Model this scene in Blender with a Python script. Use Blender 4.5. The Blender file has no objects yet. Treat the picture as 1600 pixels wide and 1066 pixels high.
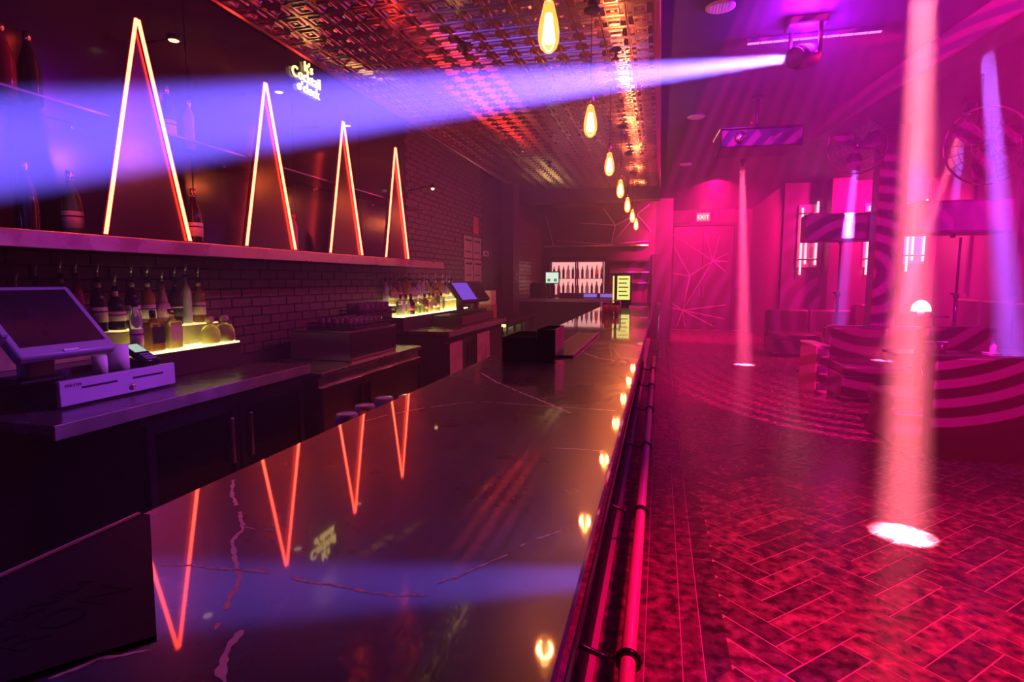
import bpy, bmesh, math, random
from mathutils import Vector, Matrix
random.seed(7)
PI = math.pi
SC = bpy.context.scene
COL = SC.collection

# ------------------------------------------------------------------ camera
F_PX = 900.0
pitch = math.atan2(533 - 437, F_PX)
yaw = math.atan2(1032 - 800, math.hypot(F_PX, 96))
cam_d = bpy.data.cameras.new('camera')
cam_d.sensor_width = 36.0
cam_d.lens = 36.0 * F_PX / 1600.0
cam_d.clip_start = 0.02
cam = bpy.data.objects.new('camera', cam_d)
COL.objects.link(cam)
cam.location = (0, 0, 1.44)
cam.rotation_euler = (PI / 2 - pitch, 0, yaw)
SC.camera = cam

# ------------------------------------------------------------------ world: night, thin club haze
W = bpy.data.worlds.new('world'); SC.world = W
W.use_nodes = True
nt = W.node_tree; nt.nodes.clear()
wo = nt.nodes.new('ShaderNodeOutputWorld')
wb = nt.nodes.new('ShaderNodeBackground'); wb.inputs[0].default_value = (0.0, 0.0, 0.0, 1); wb.inputs[1].default_value = 0.0
wv = nt.nodes.new('ShaderNodeVolumeScatter')
wv.inputs['Color'].default_value = (1, 1, 1, 1)
wv.inputs['Density'].default_value = 0.026
wv.inputs['Anisotropy'].default_value = 0.0
nt.links.new(wb.outputs[0], wo.inputs['Surface'])
nt.links.new(wv.outputs[0], wo.inputs['Volume'])

# ------------------------------------------------------------------ exposure
SC.view_settings.view_transform = 'Standard'
SC.view_settings.look = 'None'
SC.view_settings.gamma = 1.0
SC.view_settings.use_curve_mapping = False
SC.view_settings.exposure = 0.0
SC.cycles.max_bounces = 4
SC.cycles.diffuse_bounces = 1
SC.cycles.glossy_bounces = 3
SC.cycles.transmission_bounces = 4
SC.cycles.transparent_max_bounces = 8
SC.cycles.volume_bounces = 0
SC.cycles.caustics_reflective = False
SC.cycles.caustics_refractive = False
SC.cycles.use_denoising = True
SC.cycles.use_adaptive_sampling = True
SC.cycles.adaptive_threshold = 0.05
SC.cycles.sample_clamp_indirect = 4.0

# ------------------------------------------------------------------ lamps of the club (fixtures further down for the beams only)
def spot(name, loc, target, color, power, full_deg, radius=0.05, blend=0.15):
    d = bpy.data.lights.new(name, 'SPOT')
    d.color = color; d.energy = power; d.spot_size = math.radians(full_deg)
    d.spot_blend = blend; d.shadow_soft_size = radius
    o = bpy.data.objects.new(name, d); COL.objects.link(o)
    o.location = loc
    o.rotation_euler = (Vector(target) - Vector(loc)).to_track_quat('-Z', 'Y').to_euler()
    return o
def point(name, loc, color, power, radius=0.05):
    d = bpy.data.lights.new(name, 'POINT'); d.color = color; d.energy = power; d.shadow_soft_size = radius
    o = bpy.data.objects.new(name, d); COL.objects.link(o); o.location = loc
    return o
BLUE_HEAD = Vector((0.93, 4.95, 3.11))
BLUE_AIM = Vector((-2.2, 1.531, 1.895))
RED_HEAD = Vector((1.27, 3.60, 3.36))
FAR_HEAD = Vector((1.26, 10.4, 3.30))
VIO_HEADS = [(Vector((2.53, 5.75, 3.37)), Vector((3.02, 5.75, 0.0)), 5.0, 1.0),
             (Vector((2.66, 9.4, 3.30)), Vector((2.62, 9.7, 0.0)), 4.5, 0.8),
             (Vector((3.72, 8.9, 3.30)), Vector((3.70, 8.9, 0.0)), 3.5, 0.6)]
PINK_HEAD = Vector((3.22, 7.6, 3.25))

spot('blue_beam_lamp', BLUE_HEAD, BLUE_AIM, (0.16, 0.10, 1.0), 640000, 4.3, 0.035, 0.2)
spot('red_beam_lamp', RED_HEAD, (1.37, 3.59, 0.0), (1.0, 0.15, 0.20), 330000, 4.3, 0.058, 0.3)
spot('far_beam_lamp', FAR_HEAD, (1.42, 10.38, 0.0), (1.0, 0.08, 0.24), 175000, 5.0, 0.05, 0.3)
for i, (a, b, deg, k) in enumerate(VIO_HEADS):
    spot('violet_beam_lamp', a, b, (0.30, 0.09, 1.0), 230000 * k, deg, 0.05, 0.4)
spot('pink_beam_lamp', PINK_HEAD, (2.55, 7.9, 0.0), (1.0, 0.10, 0.22), 95000, 4.0, 0.04, 0.4)
# violet spill of the blue moving head: an added spot on the till
spot('violet_spill_fill', BLUE_HEAD + Vector((0, 0, 0.1)), (-2.3, 1.85, 0.86), (0.28, 0.05, 1.0), 1100, 17, 0.10, 0.8)
point('violet_haze_fill', BLUE_HEAD + Vector((0.12, 0.1, 0.12)), (0.36, 0.005, 1.0), 360, 0.12)  # added point light without a body, tints the haze around the head
# magenta / red wash lamps over the dance floor, plus added fill for the bar
WASH = [((1.3, 1.6, 3.38), (1.5, 2.3, 0.0), (1.0, 0.002, 0.09), 1500, 70),
        ((1.0, 7.4, 3.38), (1.0, 8.4, 0.0), (1.0, 0.002, 0.14), 420, 70),
        ((1.0, 12.4, 3.38), (1.4, 16.5, 1.6), (1.0, 0.002, 0.18), 4300, 100),
        ((4.2, 11.4, 3.38), (3.9, 13.2, 1.4), (1.0, 0.002, 0.22), 1900, 140),
        ((4.3, 7.4, 3.38), (4.8, 8.8, 0.5), (0.80, 0.002, 0.62), 800, 110),
        ((1.9, 5.6, 3.36), (-2.9, 5.6, 1.6), (1.0, 0.002, 0.055), 230, 90),
        ((-1.7, 13.0, 3.30), (-2.9, 13.4, 1.2), (1.0, 0.03, 0.26), 1100, 110)]
for p, t, c, e, a in WASH:
    spot('magenta_wash_lamp', p, t, c, e, a, 0.12, 0.7)

# ------------------------------------------------------------------ material helpers
MATS = {}
def mat(name, col, rough=0.5, metal=0.0, spec=0.5, emit=None, estr=0.0, trans=0.0, bump=0.0, bscale=30.0,
        var=0.0, vscale=6.0, ior=1.45, alpha=1.0, coat=0.0, rvar=0.0, hard=False, world=False):
    if name in MATS: return MATS[name]
    m = bpy.data.materials.new(name); m.use_nodes = True
    t = m.node_tree; b = t.nodes['Principled BSDF']
    b.inputs['Base Color'].default_value = (*col, 1)
    b.inputs['Roughness'].default_value = rough
    b.inputs['Metallic'].default_value = metal
    b.inputs['Specular IOR Level'].default_value = spec
    b.inputs['IOR'].default_value = ior
    b.inputs['Transmission Weight'].default_value = trans
    b.inputs['Alpha'].default_value = alpha
    b.inputs['Coat Weight'].default_value = coat
    b.inputs['Coat Roughness'].default_value = 0.035
    b.inputs['Coat IOR'].default_value = 1.42
    if emit:
        b.inputs['Emission Color'].default_value = (*emit, 1)
        b.inputs['Emission Strength'].default_value = estr
    if var or bump or rvar:
        tc = t.nodes.new('ShaderNodeTexCoord')
        vec = t.nodes.new('ShaderNodeNewGeometry').outputs['Position'] if world else tc.outputs['Object']
        n = t.nodes.new('ShaderNodeTexNoise'); n.inputs['Scale'].default_value = vscale; n.inputs['Detail'].default_value = 5
        t.links.new(vec, n.inputs['Vector'])
        if var:
            mx = t.nodes.new('ShaderNodeMix'); mx.data_type = 'RGBA'
            mx.inputs['A'].default_value = (*[max(0, c * (1 - var)) for c in col], 1)
            mx.inputs['B'].default_value = (*[min(1, c * (1 + var)) for c in col], 1)
            fac = n.outputs['Fac']
            if hard:
                mp = t.nodes.new('ShaderNodeMapRange'); mp.inputs['From Min'].default_value = 0.38; mp.inputs['From Max'].default_value = 0.64
                t.links.new(fac, mp.inputs['Value']); fac = mp.outputs['Result']
            t.links.new(fac, mx.inputs['Factor']); t.links.new(mx.outputs['Result'], b.inputs['Base Color'])
        if rvar:
            mr = t.nodes.new('ShaderNodeMapRange')
            mr.inputs['From Min'].default_value = 0.3; mr.inputs['From Max'].default_value = 0.7
            mr.inputs['To Min'].default_value = max(0.02, rough - rvar); mr.inputs['To Max'].default_value = rough + rvar
            t.links.new(n.outputs['Fac'], mr.inputs['Value']); t.links.new(mr.outputs['Result'], b.inputs['Roughness'])
        if bump:
            n2 = t.nodes.new('ShaderNodeTexNoise'); n2.inputs['Scale'].default_value = bscale; n2.inputs['Detail'].default_value = 4
            t.links.new(vec, n2.inputs['Vector'])
            bp = t.nodes.new('ShaderNodeBump'); bp.inputs['Strength'].default_value = bump; bp.inputs['Distance'].default_value = 0.01
            t.links.new(n2.outputs['Fac'], bp.inputs['Height']); t.links.new(bp.outputs['Normal'], b.inputs['Normal'])
    MATS[name] = m
    return m
def glow(name, col, s, sample=True):
    if name in MATS: return MATS[name]
    m = bpy.data.materials.new(name); m.use_nodes = True
    t = m.node_tree; t.nodes.clear()
    o = t.nodes.new('ShaderNodeOutputMaterial'); e = t.nodes.new('ShaderNodeEmission')
    e.inputs[0].default_value = (*col, 1); e.inputs[1].default_value = s
    t.links.new(e.outputs[0], o.inputs[0])
    if not sample: m.cycles.emission_sampling = 'NONE'
    MATS[name] = m
    return m
def thin_glass(name, tint, refl=0.15, rough=0.03, emit=None, estr=0.0):
    if name in MATS: return MATS[name]
    m = bpy.data.materials.new(name); m.use_nodes = True
    t = m.node_tree; t.nodes.clear()
    o = t.nodes.new('ShaderNodeOutputMaterial')
    tr = t.nodes.new('ShaderNodeBsdfTransparent'); tr.inputs[0].default_value = (*tint, 1)
    gl = t.nodes.new('ShaderNodeBsdfGlossy'); gl.inputs['Roughness'].default_value = rough
    mx = t.nodes.new('ShaderNodeMixShader'); mx.inputs[0].default_value = refl
    t.links.new(tr.outputs[0], mx.inputs[1]); t.links.new(gl.outputs[0], mx.inputs[2])
    last = mx.outputs[0]
    if emit:
        e = t.nodes.new('ShaderNodeEmission'); e.inputs[0].default_value = (*emit, 1); e.inputs[1].default_value = estr
        ad = t.nodes.new('ShaderNodeAddShader'); t.links.new(last, ad.inputs[0]); t.links.new(e.outputs[0], ad.inputs[1]); last = ad.outputs[0]
        m.cycles.emission_sampling = 'NONE'
    t.links.new(last, o.inputs[0])
    MATS[name] = m
    return m

BLACK = mat('black_matte', (0.012, 0.010, 0.012), 0.6)
BLACKG = mat('black_gloss', (0.010, 0.009, 0.011), 0.18)
DARK = mat('dark_paint', (0.030, 0.022, 0.028), 0.55, var=0.3)
STEEL = mat('brushed_steel', (0.58, 0.52, 0.52), 0.28, 1.0, rvar=0.04, vscale=3)
CHROME = mat('chrome', (0.8, 0.8, 0.8), 0.10, 1.0, rvar=0.03)
BRASS = mat('brass', (0.70, 0.45, 0.18), 0.25, 1.0, rvar=0.05)
WHITE = mat('white_plastic', (0.75, 0.73, 0.73), 0.45, var=0.05)
PAPER = mat('paper', (0.80, 0.77, 0.72), 0.8, var=0.06, vscale=20)

# ------------------------------------------------------------------ mesh builder
class MB:
    def __init__(s): s.bm = bmesh.new()
    def box(s, x0, x1, y0, y1, z0, z1, bev=0.0, seg=1, M=None):
        r = bmesh.ops.create_cube(s.bm, size=1.0)
        vs = r['verts']
        for v in vs:
            v.co = Vector(((x0 + x1) / 2 + v.co.x * (x1 - x0), (y0 + y1) / 2 + v.co.y * (y1 - y0), (z0 + z1) / 2 + v.co.z * (z1 - z0)))
        if bev > 0:
            ed = set()
            for v in vs: ed.update(v.link_edges)
            g = bmesh.ops.bevel(s.bm, geom=list(ed), offset=bev, segments=seg, profile=0.5, affect='EDGES', clamp_overlap=True)
            vs = list({v for f in g['faces'] for v in f.verts} | {v for v in vs if v.is_valid})
            if seg > 1:
                for f in g['faces']: f.smooth = True
        if M is not None: bmesh.ops.transform(s.bm, matrix=M, verts=[v for v in vs if v.is_valid])
        return s
    def bar(s, a, b, r0, r1=None, n=8, cap=True):
        a, b = Vector(a), Vector(b); r1 = r0 if r1 is None else r1
        d = (b - a); L = d.length; q = d.to_track_quat('Z', 'Y').to_matrix()
        A, B = [], []
        for i in range(n):
            u = Vector((math.cos(2 * PI * i / n), math.sin(2 * PI * i / n), 0))
            A.append(s.bm.verts.new(a + q @ (u * r0))); B.append(s.bm.verts.new(b + q @ (u * r1)))
        for i in range(n):
            f = s.bm.faces.new((A[i], A[(i + 1) % n], B[(i + 1) % n], B[i])); f.smooth = True
        if cap:
            s.bm.faces.new(A[::-1]); s.bm.faces.new(B)
        return s
    def path(s, pts, r, n=8, closed=False):
        pts = [Vector(p) for p in pts]; rings = []; N = len(pts)
        for k in range(N):
            if closed: d = pts[(k + 1) % N] - pts[k - 1]
            else: d = pts[min(k + 1, N - 1)] - pts[max(k - 1, 0)]
            q = d.to_track_quat('Z', 'Y').to_matrix()
            rings.append([s.bm.verts.new(pts[k] + q @ Vector((r * math.cos(2 * PI * i / n), r * math.sin(2 * PI * i / n), 0))) for i in range(n)])
        for k in range(N if closed else N - 1):
            A, B = rings[k], rings[(k + 1) % N]
            for i in range(n):
                f = s.bm.faces.new((A[i], A[(i + 1) % n], B[(i + 1) % n], B[i])); f.smooth = True
        if not closed: s.bm.faces.new(rings[0][::-1]); s.bm.faces.new(rings[-1])
        return s
    def lathe(s, prof, n=16, c=(0, 0, 0), M=None, smooth=True):
        c = Vector(c); rings = []; new = []
        for r, z in prof:
            if r < 1e-5:
                v = s.bm.verts.new(c + Vector((0, 0, z))); rings.append([v]); new.append(v)
            else:
                ring = [s.bm.verts.new(c + Vector((r * math.cos(2 * PI * i / n), r * math.sin(2 * PI * i / n), z))) for i in range(n)]
                rings.append(ring); new += ring
        for A, B in zip(rings, rings[1:]):
            for i in range(n):
                j = (i + 1) % n
                if len(A) == 1 and len(B) == 1: continue
                if len(A) == 1: f = s.bm.faces.new((A[0], B[j], B[i]))
                elif len(B) == 1: f = s.bm.faces.new((A[i], A[j], B[0]))
                else: f = s.bm.faces.new((A[i], A[j], B[j], B[i]))
                f.smooth = smooth
        if len(rings[0]) > 1: s.bm.faces.new(rings[0][::-1])
        if len(rings[-1]) > 1: s.bm.faces.new(rings[-1])
        if M is not None: bmesh.ops.transform(s.bm, matrix=M, verts=new)
        return s
    def prism(s, poly, vec):
        """polygon (list of 3D points) extruded by vec"""
        vec = Vector(vec)
        A = [s.bm.verts.new(Vector(p)) for p in poly]; B = [s.bm.verts.new(Vector(p) + vec) for p in poly]
        n = len(A); s.bm.faces.new(A[::-1]); s.bm.faces.new(B)
        for i in range(n): s.bm.faces.new((A[i], A[(i + 1) % n], B[(i + 1) % n], B[i]))
        return s
    def mesh(s, name, m):
        bmesh.ops.recalc_face_normals(s.bm, faces=s.bm.faces)
        me = bpy.data.meshes.new(name); s.bm.to_mesh(me); s.bm.free()
        if m: me.materials.append(m)
        return me
    def build(s, name, m, parent=None, loc=None, rz=0.0, **tags):
        o = bpy.data.objects.new(name, s.mesh(name, m)); COL.objects.link(o)
        if parent: o.parent = parent
        if loc: o.location = loc
        if rz: o.rotation_euler = (0, 0, rz)
        for k, v in tags.items(): o[k] = v
        return o

def thing(name, label, cat, loc=(0, 0, 0), rz=0.0, group=None):
    o = bpy.data.objects.new(name, None); o.empty_display_size = 0.1; COL.objects.link(o)
    o.location = loc; o.rotation_euler = (0, 0, rz); o['label'] = label; o['category'] = cat
    if group: o['group'] = group
    return o
def tag(o, label, cat, group=None):
    o['label'] = label; o['category'] = cat
    if group: o['group'] = group
    return o
def struct(o): o['kind'] = 'structure'; return o
def dup(root, loc, rz=0.0, label=None, group=None):
    r = root.copy(); COL.objects.link(r); r.location = loc; r.rotation_euler = (0, 0, rz)
    if label: r['label'] = label
    if group: r['group'] = group
    for ch in list(root.children):
        c = ch.copy(); COL.objects.link(c); c.parent = r
        for g in list(ch.children):
            d = g.copy(); COL.objects.link(d); d.parent = c
    return r
def inst(name, me, parent, loc, rz=0.0):
    o = bpy.data.objects.new(name, me); COL.objects.link(o); o.parent = parent; o.location = loc; o.rotation_euler = (0, 0, rz)
    return o
def text_mesh(txt, size, depth, m, align='CENTER'):
    c = bpy.data.curves.new('lettering', 'FONT'); c.body = txt; c.size = size; c.extrude = depth
    c.align_x = align; c.align_y = 'CENTER'; c.resolution_u = 3
    o = bpy.data.objects.new('lettering_tmp', c); COL.objects.link(o)
    dg = bpy.context.evaluated_depsgraph_get()
    me = bpy.data.meshes.new_from_object(o.evaluated_get(dg))
    bpy.data.objects.remove(o); bpy.data.curves.remove(c)
    me.materials.clear(); me.materials.append(m)
    return me
def text(name, txt, size, depth, m, parent, loc, rot, align='CENTER'):
    o = bpy.data.objects.new(name, text_mesh(txt, size, depth, m, align)); COL.objects.link(o)
    o.parent = parent; o.location = loc; o.rotation_euler = rot
    return o
RX = Matrix.Rotation

# ================================================================== SETTING
WX = -2.92           # left wall plane
TIN_Z = 3.30
CEIL_Z = 3.42
M_wall = mat('wall_dark_paint', (0.045, 0.028, 0.040), 0.5, var=0.3, vscale=3, bump=0.15, bscale=12)
M_wall2 = mat('wall_plum_paint', (0.13, 0.05, 0.10), 0.55, var=0.2, vscale=2, bump=0.1)
M_brick = mat('painted_brick', (0.12, 0.05, 0.06), 0.42, var=0.35, vscale=9, bump=0.5, bscale=40)
M_brick2 = mat('painted_brick_gloss', (0.30, 0.16, 0.20), 0.25, var=0.25, vscale=7, bump=0.4, bscale=30)
M_mortar = mat('mortar', (0.085, 0.035, 0.042), 0.9, bump=0.3, bscale=60)
M_floorbase = mat('floor_grout_glint', (0.55, 0.32, 0.34), 0.4, bump=0.2)  # pale joint colour stands in for block edges catching the light
M_plank = mat('worn_floor_block', (0.13, 0.042, 0.050), 0.22, var=0.70, vscale=17, bump=0.3, bscale=34, rvar=0.10, hard=True, world=True)
_t = M_plank.node_tree; _b = _t.nodes['Principled BSDF']      # every block has its own tone
_oi = _t.nodes.new('ShaderNodeObjectInfo'); _mr = _t.nodes.new('ShaderNodeMapRange'); _mr.inputs['To Min'].default_value = 0.45; _mr.inputs['To Max'].default_value = 1.5
_vm = _t.nodes.new('ShaderNodeVectorMath'); _vm.operation = 'SCALE'
_t.links.new(_oi.outputs['Random'], _mr.inputs['Value']); _t.links.new(_b.inputs['Base Color'].links[0].from_socket, _vm.inputs[0])
_t.links.new(_mr.outputs['Result'], _vm.inputs['Scale']); _t.links.new(_vm.outputs[0], _b.inputs['Base Color'])
M_tin = mat('pressed_tin', (0.66, 0.44, 0.44), 0.17, 1.0, rvar=0.05, vscale=5)
M_ceil = mat('ceiling_dark', (0.050, 0.035, 0.050), 0.6, var=0.2, bump=0.1)

floor = struct(MB().box(-3.2, 6.2, -1.5, 18.2, -0.20, -0.0015).build('floor', M_floorbase))
# herringbone blocks: 45 degrees, 0.36 x 0.12
PL, PW = 0.360, 0.120
pm = MB().box(-PL/2 + 0.0022, PL/2 - 0.0022, -PW/2 + 0.0022, PW/2 - 0.0022, -0.012, 0.0, 0.0012).mesh('floor_block', M_plank)
def herring():
    out = []
    c = math.cos(PI/4); s_ = math.sin(PI/4)
    # un-rotated herringbone with L = 3W
    for i in range(-70, 71):
        for j in range(-30, 31):
            # block A horizontal at (i*W + j*2L?, ...) : lattice vectors (W, W) and (L, -L)... use (W,W) and (L+W... )
            ox = i * PW + j * PL; oy = i * PW - j * PL
            out.append((ox + PL/2, oy + PW/2, 0.0))
            out.append((ox - PW/2 + 0.0, oy + PL/2, PI/2))
    res = []
    for x, y, a in out:
        res.append((x * c - y * s_ + 2.6, x * s_ + y * c + 7.5, a + PI/4))
    return res
blocks = [b for b in herring() if 0.30 < b[0] < 5.1 and 1.4 < b[1] < 17.3 and not (b[0] > 2.5 and b[1] > 13.0)]
def in_view(b): return 1.75 < b[1] < 5.3 and b[0] < 0.62 * b[1] + 0.12 and not (b[1] > 5.1 and b[0] > 2.0)
blocks.sort(key=lambda b: (0 if in_view(b) else 1, math.hypot(b[0], b[1])))
for b in blocks[:300]: inst('floor_block', pm, floor, (b[0], b[1], random.uniform(-0.0012, 0.0012)), b[2])
def join_instances(name, me_fn, places, m, parent, **k):
    bm = bmesh.new()
    src = bmesh.new(); src.from_mesh(me_fn)
    vs = [v.co.copy() for v in src.verts]; fs = [[v.index for v in f.verts] for f in src.faces]; src.free()
    V, Fc = [], []
    for M in places:
        o = len(V); V += [tuple(M @ v) for v in vs]; Fc += [[i + o for i in f] for f in fs]
    bm.free()
    me = bpy.data.meshes.new(name); me.from_pydata(V, [], Fc); me.materials.append(m)
    o = bpy.data.objects.new(name, me); COL.objects.link(o)
    if parent: o.parent = parent
    for a, v in k.items(): o[a] = v
    return o
join_instances('floor_blocks', pm, [Matrix.Translation((b[0], b[1], 0)) @ RX(b[2], 4, 'Z') for b in blocks[300:]], M_plank, floor, kind='stuff')
# border boards along the bar
for k, (x0, x1) in enumerate([(-0.20, -0.02), (-0.02, 0.12), (0.12, 0.20), (0.20, 0.30)]):
    for y0 in range(1, 17, 2):
        MB().box(x0, x1 - 0.0035, y0 + 0.0015, y0 + 1.9985, -0.012, -0.0005, 0.0008).build('border_board', M_plank, floor)

# tin ceiling over the bar
ceil_tin = struct(MB().box(WX - 0.02, -0.085, -1.5, 12.12, TIN_Z + 0.012, TIN_Z + 0.20).build('ceiling', M_mortar))
TS = (2.92 - 0.095) / 15
def tin_tile():
    b = bmesh.new(); h = TS / 2
    rings = [(h, 0.0), (h*0.96, -0.011), (h*0.90, -0.011), (h*0.85, 0.0), (h*0.58, 0.0), (h*0.52, -0.014), (h*0.42, -0.014), (h*0.36, 0.0), (h*0.14, -0.009)]
    prev = None
    for r, z in rings:
        ring = [b.verts.new((sx * r, sy * r, z)) for sx, sy in ((-1, -1), (1, -1), (1, 1), (-1, 1))]
        if prev:
            for i in range(4): b.faces.new((prev[i], ring[i], ring[(i+1) % 4], prev[(i+1) % 4]))
        prev = ring
    b.faces.new(prev)
    bmesh.ops.recalc_face_normals(b, faces=b.faces)
    me = bpy.data.meshes.new('tin_tile'); b.to_mesh(me); b.free(); me.materials.append(M_tin)
    return me
tm = tin_tile()
tiles = []
for r in range(48):
    for c in range(15):
        tiles.append((-0.095 - TS * (c + 0.5), 12.10 - TS * (r + 0.5)))
tiles.sort(key=lambda t: (t[1] < 3.55, round(t[1], 2), abs(t[0])))
for t in tiles[:300]:
    o = inst('tin_tile', tm, ceil_tin, (t[0], t[1], TIN_Z + 0.012)); o.rotation_euler = (random.gauss(0, 0.004), random.gauss(0, 0.004), 0)
join_instances('tin_tiles', tm, [Matrix.Translation((t[0], t[1], TIN_Z + 0.012)) @ RX(random.gauss(0, 0.004), 4, 'X') @ RX(random.gauss(0, 0.004), 4, 'Y') for t in tiles[300:]], M_tin, ceil_tin, kind='stuff')
struct(MB().box(-0.10, -0.045, -1.5, 12.12, TIN_Z - 0.035, CEIL_Z, 0.008).build('trim_1', M_tin))
struct(MB().box(WX - 0.02, WX + 0.05, -1.5, 12.1, TIN_Z - 0.05, TIN_Z + 0.01, 0.012).build('trim_2', M_tin))
struct(MB().box(-0.05, 6.3, -1.5, 18.3, CEIL_Z, CEIL_Z + 0.2).build('ceiling', M_ceil))
struct(MB().box(WX - 0.2, -0.05, 12.14, 18.3, 3.36, CEIL_Z + 0.2).build('ceiling', M_ceil))
# soffit at the end of the tin ceiling
struct(MB().box(WX, -0.06, 12.14, 12.5, 3.05, 3.36, 0.01).build('trim_3', M_wall2))
struct(MB().box(-2.3, -1.35, 12.5, 14.0, 2.98, 3.30, 0.01).build('trim_4', M_wall2))

# left wall, bricks
wall_left = struct(MB().box(WX - 0.25, WX - 0.012, -1.5, 9.45, 0, TIN_Z + 0.1).build('wall_left', M_mortar))
BL, BH = 0.205, 0.068
def brick_me(m, l=BL, h=BH, t=0.10): return MB().box(-0.012, 0.006, -l/2 + 0.005, l/2 - 0.005, -h/2 + 0.005, h/2 - 0.005, 0.003).mesh('brick', m)
bme = brick_me(M_brick)
br = []
for k in range(0, 36):
    z = 0.90 + BH * (k + 0.5)
    if z > TIN_Z - 0.02: break
    for j in range(0, 40):
        y = 1.6 + BL * (j + (0.5 if k % 2 else 0.0))
        if y > 9.35: continue
        if z > 1.60 and y < 6.35: continue
        br.append((y, z))
near = [b for b in br if b[1] < 1.60 and b[0] > 2.9]
near.sort(); parts = near[:300]; ps = set(parts)
for y, z in parts: inst('brick', bme, wall_left, (WX - 0.006 + random.uniform(0, 0.004), y, z))
join_instances('bricks', bme, [Matrix.Translation((WX - 0.006 + random.uniform(0, 0.004), y, z)) for y, z in br if (y, z) not in ps], M_brick, wall_left, kind='stuff')
# dark recess, then glossy brick wall at the far end of the bar
struct(MB().box(WX - 0.95, WX - 0.25, 9.2, 9.45, 0, TIN_Z).build('wall_recess_side', M_wall))
struct(MB().box(WX - 0.30, WX - 0.14, 9.45, 11.1, 0, TIN_Z).build('wall_recess', M_wall))
struct(MB().box(WX - 0.3, WX + 0.10, 11.1, 11.6, 0, TIN_Z).build('wall_pier', M_wall2))
wall_far_left = struct(MB().box(WX - 0.25, WX - 0.012, 11.6, 14.7, 0, 3.36).build('wall_far_left', M_mortar))
bme2 = brick_me(M_brick2, 0.22, 0.085)
pl = []
for k in range(39):
    for j in range(15):
        y = 11.62 + 0.22 * (j + (0.5 if k % 2 else 0.0)); z = 0.085 * (k + 0.5)
        if y < 14.55 and 0.9 < z < 2.75: pl.append(Matrix.Translation((WX - 0.006 + random.uniform(0, 0.006), y, z)))
join_instances('bricks', bme2, pl, M_brick2, wall_far_left, kind='stuff')

struct(MB().box(WX - 0.25, -0.15, 14.6, 14.8, 0, 3.36).build('wall_bar_end', M_wall2))
struct(MB().box(-0.22, 0.26, 14.45, 14.9, 0, 2.05, 0.01).build('wall_pier', M_wall))
struct(MB().box(-0.22, 0.26, 14.9, 17.6, 0, CEIL_Z).build('wall_return', M_wall))
struct(MB().box(-0.2, 3.0, 17.6, 17.8, 0, CEIL_Z).build('wall_back', M_wall2))
struct(MB().box(2.45, 2.65, 13.25, 17.6, 0, CEIL_Z).build('wall_corner_return', M_wall2))
struct(MB().box(2.45, 6.2, 13.2, 13.4, 0, CEIL_Z).build('wall_far_right', M_wall2))
struct(MB().box(5.25, 5.45, -1.5, 13.4, 0, CEIL_Z).build('wall_right', M_wall2))
for y in (9.0, 10.4, 11.8): struct(MB().box(5.19, 5.26, y, y + 0.08, 1.2, CEIL_Z, 0.01).build('trim_5', M_wall))
for x in (3.16, 3.42, 4.45, 5.05): struct(MB().box(x, x + 0.05, 13.12, 13.21, 1.1, CEIL_Z, 0.01).build('trim_6', M_wall))
struct(MB().box(1.98, 2.44, 17.5, 17.6, 1.15, 1.20, 0.005).build('trim_7', M_wall))

# textured pilaster and the round-edged pillar
M_pillar = mat('pillar_textured', (0.10, 0.05, 0.07), 0.35, var=0.7, vscale=30, bump=0.8, bscale=50)
struct(MB().box(3.22, 3.62, 12.75, 13.19, 0, CEIL_Z, 0.01).build('wall_pilaster', M_pillar))
pil = thing('pillar', 'dark square pillar with metal corner strips rising behind the red leather sofa', 'pillar', (2.88, 8.75, 0))
MB().box(-0.15, 0.15, -0.15, 0.15, 0, CEIL_Z - 0.002, 0.012).build('shaft', M_pillar, pil)
for sx in (-1, 1): MB().box(sx*0.15 - 0.018, sx*0.15 + 0.018, -0.165, -0.14, 0.02, CEIL_Z - 0.01, 0.004).build('corner_strip', mat('rust_strip', (0.20, 0.06, 0.05), 0.4, 0.6), pil)
MB().box(-0.18, 0.18, -0.18, 0.18, 0, 0.14, 0.015).build('base', BLACK, pil)

# slanted ceiling beam, upper right
cb = Vector((1.95, 8.3, 0)); cb2 = Vector((2.55, 3.6, 0)); ang = math.atan2(cb2.y - cb.y, cb2.x - cb.x)
struct(MB().box(0, (cb2 - cb).length, -0.14, 0.14, 3.20, CEIL_Z, 0.012).build('trim_8', mat('beam_rust', (0.10, 0.03, 0.03), 0.5, var=0.4), None, (cb.x, cb.y, 0), ang))

# ================================================================== THE BAR
M_marble = mat('dark_marble', (0.022, 0.012, 0.020), 0.30, spec=0.35, var=0.8, vscale=7, rvar=0.05, coat=1.0)
M_vein = mat('marble_vein', (0.95, 0.80, 0.78), 0.35, var=0.12, vscale=60)
M_panel = mat('bar_panel_wood', (0.010, 0.005, 0.007), 0.45, spec=0.12, var=0.4, vscale=4, bump=0.1)
M_rail = mat('foot_rail_worn', (0.92, 0.66, 0.60), 0.45, 0.15, rvar=0.12, vscale=9, var=0.15)
bar = thing('bar_counter', 'long bar counter with dark veined marble top and round foot rail', 'bar counter', (-0.44, 0.1, 0))
def bx(x0, x1, y0, y1, z0, z1, bev=0.0, seg=1): return MB().box(x0 + 0.44, x1 + 0.44, y0 - 0.1, y1 - 0.1, z0, z1, bev, seg)
top = bx(-0.79, -0.085, 0.15, 9.6, 1.03, 1.07, 0.004).build('marble_top', M_marble, bar)
bx(-0.78, -0.10, 0.17, 9.58, 0.985, 1.03, 0.003).build('top_underlay', BLACK, bar)
bx(-0.70, -0.26, 0.2, 9.5, 0.0, 0.985).build('bar_body', M_panel, bar)
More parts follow.
